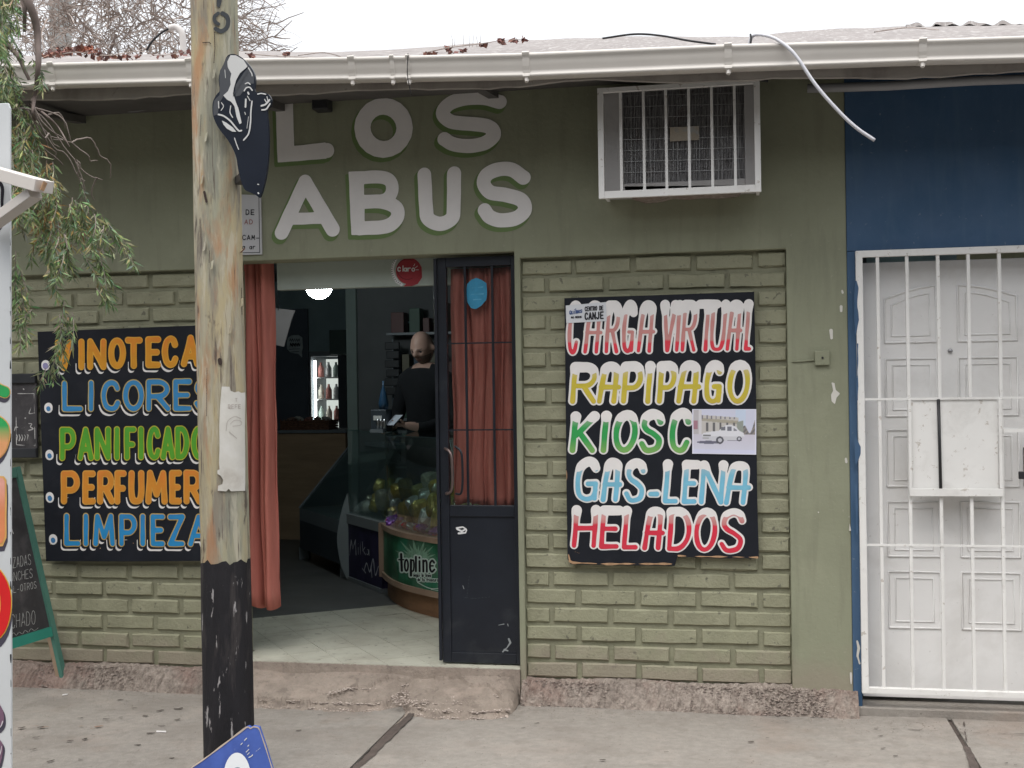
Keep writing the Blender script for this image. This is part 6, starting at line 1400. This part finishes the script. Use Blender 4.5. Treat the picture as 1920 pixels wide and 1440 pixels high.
except Exception as e_: print('person', e_)

# ================================================================== TREES AND LEAVES
def twig_tube(mb, pts, r0, r1, n=3):
    k = len(pts); mb.tube(pts, [r0+(r1-r0)*i/(k-1) for i in range(k)], n, cap=False)
tb = PT(215, 60, 13.0); bt = empty('bare_tree', (tb.x, tb.y, -.2), label='leafless brown tree with a dense tangle of twigs behind the roof at top left', cat='tree')
m_bark = M('grey_bark', (.19, .15, .135), .9, .2, 8); m_twig = M('brown_twigs', (.33, .275, .245), .9, .25, 2, bump=0)
R3 = random.Random(42)
mb = MB(); mb.tube([(tb.x, tb.y, -.2), (tb.x+.1, tb.y, 1.5), (tb.x-.05, tb.y, 2.8), (tb.x, tb.y, 3.6)], [.22, .18, .15, .12], 10); mb.build('trunk', m_bark, bt, smooth=True)
mb = MB(); tips = []
for k in range(16):
    a = 2*math.pi*k/16+R3.uniform(-.2, .2); L = R3.uniform(1.3, 2.1); el = R3.uniform(.35, 1.3); p = Vector((tb.x, tb.y, R3.uniform(3.0, 3.6))); d = Vector((math.cos(a)*math.cos(el), math.sin(a)*math.cos(el)*.6, math.sin(el))); pts = [p]
    for s_ in range(7): d = (d+Vector((R3.uniform(-.22, .22), R3.uniform(-.2, .2), R3.uniform(-.10, .16)))).normalized(); p = p+d*L/6; pts.append(p); tips.append((p, d))
    twig_tube(mb, pts, .055, .014, 6)
mb.build('branch', m_bark, bt, smooth=True)
mb = MB(); up = Vector((0, 0, 1))
cen = Vector((tb.x, tb.y, 5.35)); rad = Vector((1.78, 1.15, 1.5))
nt_ = 0
while nt_ < 5200:
    q = Vector((R3.uniform(-1, 1), R3.uniform(-1, 1), R3.uniform(-1, 1)))
    if q.length > 1: continue
    p = cen+Vector((q.x*rad.x, q.y*rad.y, q.z*rad.z)); d = Vector((q.x+R3.uniform(-.9, .9), q.y+R3.uniform(-.9, .9), R3.uniform(-.6, .9))).normalized(); pts = [p]; L = R3.uniform(.12, .5)
    dr = R3.uniform(-.25, .45)
    for s_ in range(4): d = (d+Vector((R3.uniform(-.3, .3), R3.uniform(-.3, .3), -dr*.5+R3.uniform(-.2, .2)))).normalized(); p = p+d*L/4; pts.append(p)
    r_ = R3.choice((.003, .004, .0055, .009)); twig_tube(mb, pts, r_, r_*.5); nt_ += 1
mb.build('twigs', m_twig, bt, kind='stuff')

# drooping pepper tree whose branch ends hang in from the left
PTZ = 5.1
tr0 = PT(-260, 900, PTZ); gt_ = empty('pepper_tree', (tr0.x, tr0.y, 0), label='drooping green pepper tree branches hanging in from the left edge', cat='tree')
mb = MB(); mb.tube([(tr0.x, tr0.y, -.1), (tr0.x+.04, tr0.y, 1.0), (tr0.x-.03, tr0.y, 2.2), (tr0.x+.10, tr0.y+.05, 3.1)], [.14, .11, .09, .07], 10); mb.build('trunk', m_bark, gt_, smooth=True)
def gpt(x, y, dt=0.0): return PT(x, y, PTZ+dt)
limbs = [([(-250, 60), (-120, -40), (0, -60), (60, 20), (72, 100), (68, 165)], .03, .010), ([(68, 165), (62, 205), (66, 225)], .010, .006), ([(-200, 100), (-60, 60), (20, 90), (55, 150)], .02, .007), ([(55, 195), (85, 215), (110, 240), (130, 275)], .006, .003), ([(20, -60), (44, 0), (46, 60)], .012, .007)]
for L_, a, b in limbs: mb = MB(); pts = [gpt(x, y, .03*math.sin(i)) for i, (x, y) in enumerate(cat(L_, 4))]; twig_tube(mb, pts, a, b, 6); mb.build('branch', m_bark, gt_, smooth=True)
m_tw2 = M('bare_twig', (.27, .225, .20), .9, .2, 5, bump=0)
for L_ in ([(60, 200), (90, 210), (118, 222), (130, 255), (135, 268)], [(20, 205), (55, 205), (85, 225), (110, 260), (140, 300), (160, 325), (182, 334), (192, 337)], [(60, 200), (80, 240), (100, 275), (125, 290), (142, 320), (158, 360), (165, 400)], [(135, 268), (150, 260), (170, 260), (180, 275), (188, 292), (205, 303), (208, 318), (207, 333)], [(135, 268), (150, 280), (165, 292), (170, 302), (182, 300)], [(65, 205), (85, 235), (105, 250), (120, 262), (100, 262)], [(60, 215), (70, 240), (85, 260), (90, 275), (105, 285), (100, 300)], [(142, 300), (150, 310), (146, 330), (160, 340)],
           [(58, 190), (72, 165), (80, 150)], [(50, 205), (62, 225), (75, 235), (95, 255), (118, 262), (137, 268)], [(30, 215), (60, 240), (80, 275), (110, 300), (118, 310)], [(140, 300), (152, 330), (160, 360)], [(182, 334), (176, 345), (172, 362), (176, 375)], [(30, 280), (50, 300), (62, 315)], [(90, 215), (110, 212), (120, 225), (122, 240)], [(85, 260), (92, 250), (98, 268), (112, 275)]):
    mb = MB(); dd = R3.uniform(-.06, .06); pts = [gpt(x+R3.uniform(-1, 1), y+R3.uniform(-1, 1), dd+.01*i) for i, (x, y) in enumerate(cat(L_, 3))]; twig_tube(mb, pts, .0042, .0020, 5); mb.build('twig', m_tw2, gt_, smooth=True)
lv = MB(); st_ = MB()
GREENS = [(.16, .23, .10), (.20, .28, .12), (.28, .33, .17), (.12, .19, .09), (.34, .33, .16), (.24, .28, .17), (.17, .24, .14)]
def leaf(p, d, L, wd, col, curl):
    d = d.normalized(); s_ = d.cross(Vector((R3.uniform(-1, 1), R3.uniform(-1, 1), R3.uniform(-.3, .3)))).normalized()*wd; n_ = s_.cross(d).normalized()
    a = p; m1 = p+d*L*.45+n_*curl*.4; e = p+d*L+n_*curl-Vector((0, 0, abs(curl)*.5))
    lv.add([a, m1+s_, e, m1-s_], [(0, 1, 2, 3)], col)
def strand(x0, y0, x1, y1, dens, dt, sway=10, lmul=1.0, warm=0.0):
    n = max(4, int(math.hypot(x1-x0, y1-y0)/7)); ph = R3.uniform(0, 6); pts = []
    for i in range(n+1):
        k = i/n; pts.append(gpt(x0+(x1-x0)*k**1.0+sway*math.sin(ph+k*3)*k, y0+(y1-y0)*k, dt+.03*math.sin(ph+k*4)))
    twig_tube(st_, pts, .0022, .0010)
    for i in range(n):
        for _ in range(dens):
            k = R3.random(); p = pts[i].lerp(pts[i+1], k); ax = (pts[i+1]-pts[i]).normalized()
            d = ax*R3.uniform(.1, .9)+Vector((R3.uniform(-.9, .9), R3.uniform(-.9, .9), R3.uniform(-.9, .15)))
            c = R3.choice(GREENS); 
            if R3.random() < warm: c = R3.choice([(.33, .24, .09), (.30, .20, .09), (.28, .26, .12)])
            c = tuple(q*R3.uniform(.8, 1.25) for q in c)
            leaf(p, d, R3.uniform(.020, .062)*lmul, R3.uniform(.0022, .0048), c, R3.uniform(-.012, .012))
def mass(poly_x, y0, y1, cnt, ln, **k):
    for _ in range(cnt):
        x = R3.uniform(*poly_x); y = R3.uniform(y0, y1); strand(x, y, x+R3.uniform(-14, 22), y+R3.uniform(ln*.6, ln*1.2), 5, R3.uniform(-.28, .28), **k)
mass((-60, 34), -60, 60, 36, 90); mass((-60, 24), 80, 190, 26, 80); mass((-50, 22), 100, 150, 12, 60)
mass((10, 62), 210, 300, 26, 75, warm=.15); mass((40, 105), 300, 380, 23, 70, warm=.4); mass((62, 155), 370, 440, 22, 65, warm=.15); mass((135, 200), 400, 440, 7, 50)
mass((80, 130), 430, 470, 12, 55); mass((10, 80), 320, 380, 12, 50)
for a in ((150, 470, 212, 565), (170, 470, 215, 560), (185, 470, 205, 570), (190, 400, 250, 500), (180, 395, 245, 470), (200, 430, 252, 505), (160, 440, 215, 540), (100, 500, 100, 560), (110, 480, 95, 545), (95, 490, 112, 560), (30, 470, 28, 620), (36, 500, 60, 590), (24, 520, 40, 660), (40, 540, 50, 650), (60, 580, 46, 600), (26, 560, 55, 640),
          (120, 560, 112, 700), (112, 590, 122, 680), (128, 590, 128, 640), (118, 600, 105, 690), (135, 585, 142, 645), (110, 640, 95, 700), (85, 690, 80, 725), (92, 690, 96, 720), (150, 340, 165, 400), (180, 540, 212, 575)):
    strand(*a, dens=4, dt=R3.uniform(-.1, .1), sway=6)
strand(60, 110, 88, 170, 6, 0); strand(62, 115, 80, 165, 6, .05); strand(20, 150, 62, 240, 5, .1)
m_leaf = M('narrow_leaves', attr=True, rough=.6, var=.1, scale=9, bump=0, spec=.25)
lv.build('foliage', m_leaf, gt_, kind='stuff'); st_.build('leaf_stems', m_tw2, gt_, kind='stuff')
# dry creeper on the roof edge
m_red = M('dry_red_leaf', attr=True, rough=.8, var=.1, bump=0)
crp = MB(); cs2 = MB()
def creeper(pts, cnt, spread, cols):
    for _ in range(cnt):
        k = R3.random()*(len(pts)-1); i = int(k); a, b = pts[i], pts[i+1]; f = k-i; x = a[0]+(b[0]-a[0])*f+R3.gauss(0, spread*1.6); y = a[1]+(b[1]-a[1])*f+R3.gauss(0, spread*.6)
        p = PY(x, y, -.45+R3.uniform(0, .3)); c = R3.choice(cols); s_ = R3.uniform(.008, .02)
        d1 = Vector((R3.uniform(-1, 1), R3.uniform(-1, 1), R3.uniform(-1, 1))).normalized()*s_; d2 = d1.cross(Vector((R3.uniform(-1, 1), R3.uniform(-1, 1), 1))).normalized()*s_*.7
        crp.add([p-d1, p+d2, p+d1, p-d2], [(0, 1, 2, 3)], c)
RD = [(.17, .07, .06), (.22, .10, .075), (.11, .06, .055), (.27, .14, .10)]
creeper([(85, 104), (110, 100), (130, 96), (150, 92), (175, 96), (190, 108)], 190, 6, RD); creeper([(148, 93), (170, 91)], 36, 3, [(.36, .12, .07), (.30, .10, .06)])
creeper([(190, 110), (260, 106), (350, 100)], 60, 4, RD)
for c in ((535, 101), (470, 104), (838, 90), (844, 97), (866, 94), (905, 84), (936, 74), (940, 78), (962, 75), (982, 74), (812, 101), (800, 100), (360, 100)): creeper([c, (c[0]+3, c[1]+2)], 16, 1.6, RD[:3])
for pts in ([(80, 110), (140, 98), (200, 104), (260, 96), (300, 104), (350, 96)], [(460, 100), (500, 104), (540, 106), (620, 110)], [(800, 98), (850, 88), (900, 82), (940, 76), (985, 73)], [(560, 104), (610, 99), (655, 112)], [(1640, 60), (1700, 52), (1760, 56)]):
    twig_tube(cs2, [PY(x, y, -.42+.1*math.sin(i)) for i, (x, y) in enumerate(cat(pts, 5))], .003, .0015, 4)
for x in (848, 852, 868, 880, 886, 894, 900): twig_tube(cs2, [PY(x, 88, -.3), PY(x+1, 78, -.3), PY(x+R3.uniform(-2, 2), 66, -.3)], .0016, .0008, 3)
cre = crp.build('dry_creeper', m_red, None, kind='stuff', label='dry reddish creeper leaves scattered along the roof edge', cat='creeper')
cs2.build('creeper_stems', m_twig, cre, kind='stuff')
# torn roofing felt at the right
mb = MB()
for i in range(60):
    px = 1700+i*4.5; a = PY(px, 47+2*math.sin(i*.9)+(3 if i < 12 else 0), 2.45); mb.v += [tuple(a), (a.x, a.y+.02, a.z+.020+.012*math.sin(i*.5)), (a.x, a.y+.20, a.z+.02)]
mb.f = [(3*i+k, 3*i+3+k, 3*i+4+k, 3*i+1+k) for i in range(59) for k in (0, 1)]; mb.build('torn_felt', m_roof, shop)
MB().box(PT(46, 40, 14).x-.09, PT(46, 40, 14).x+.09, 7.6, 7.8, -.2, 7.5).build('concrete_post', M('grey_post', (.34, .36, .36), .8), None, label='pale grey concrete post standing behind the tree at top left', cat='post')
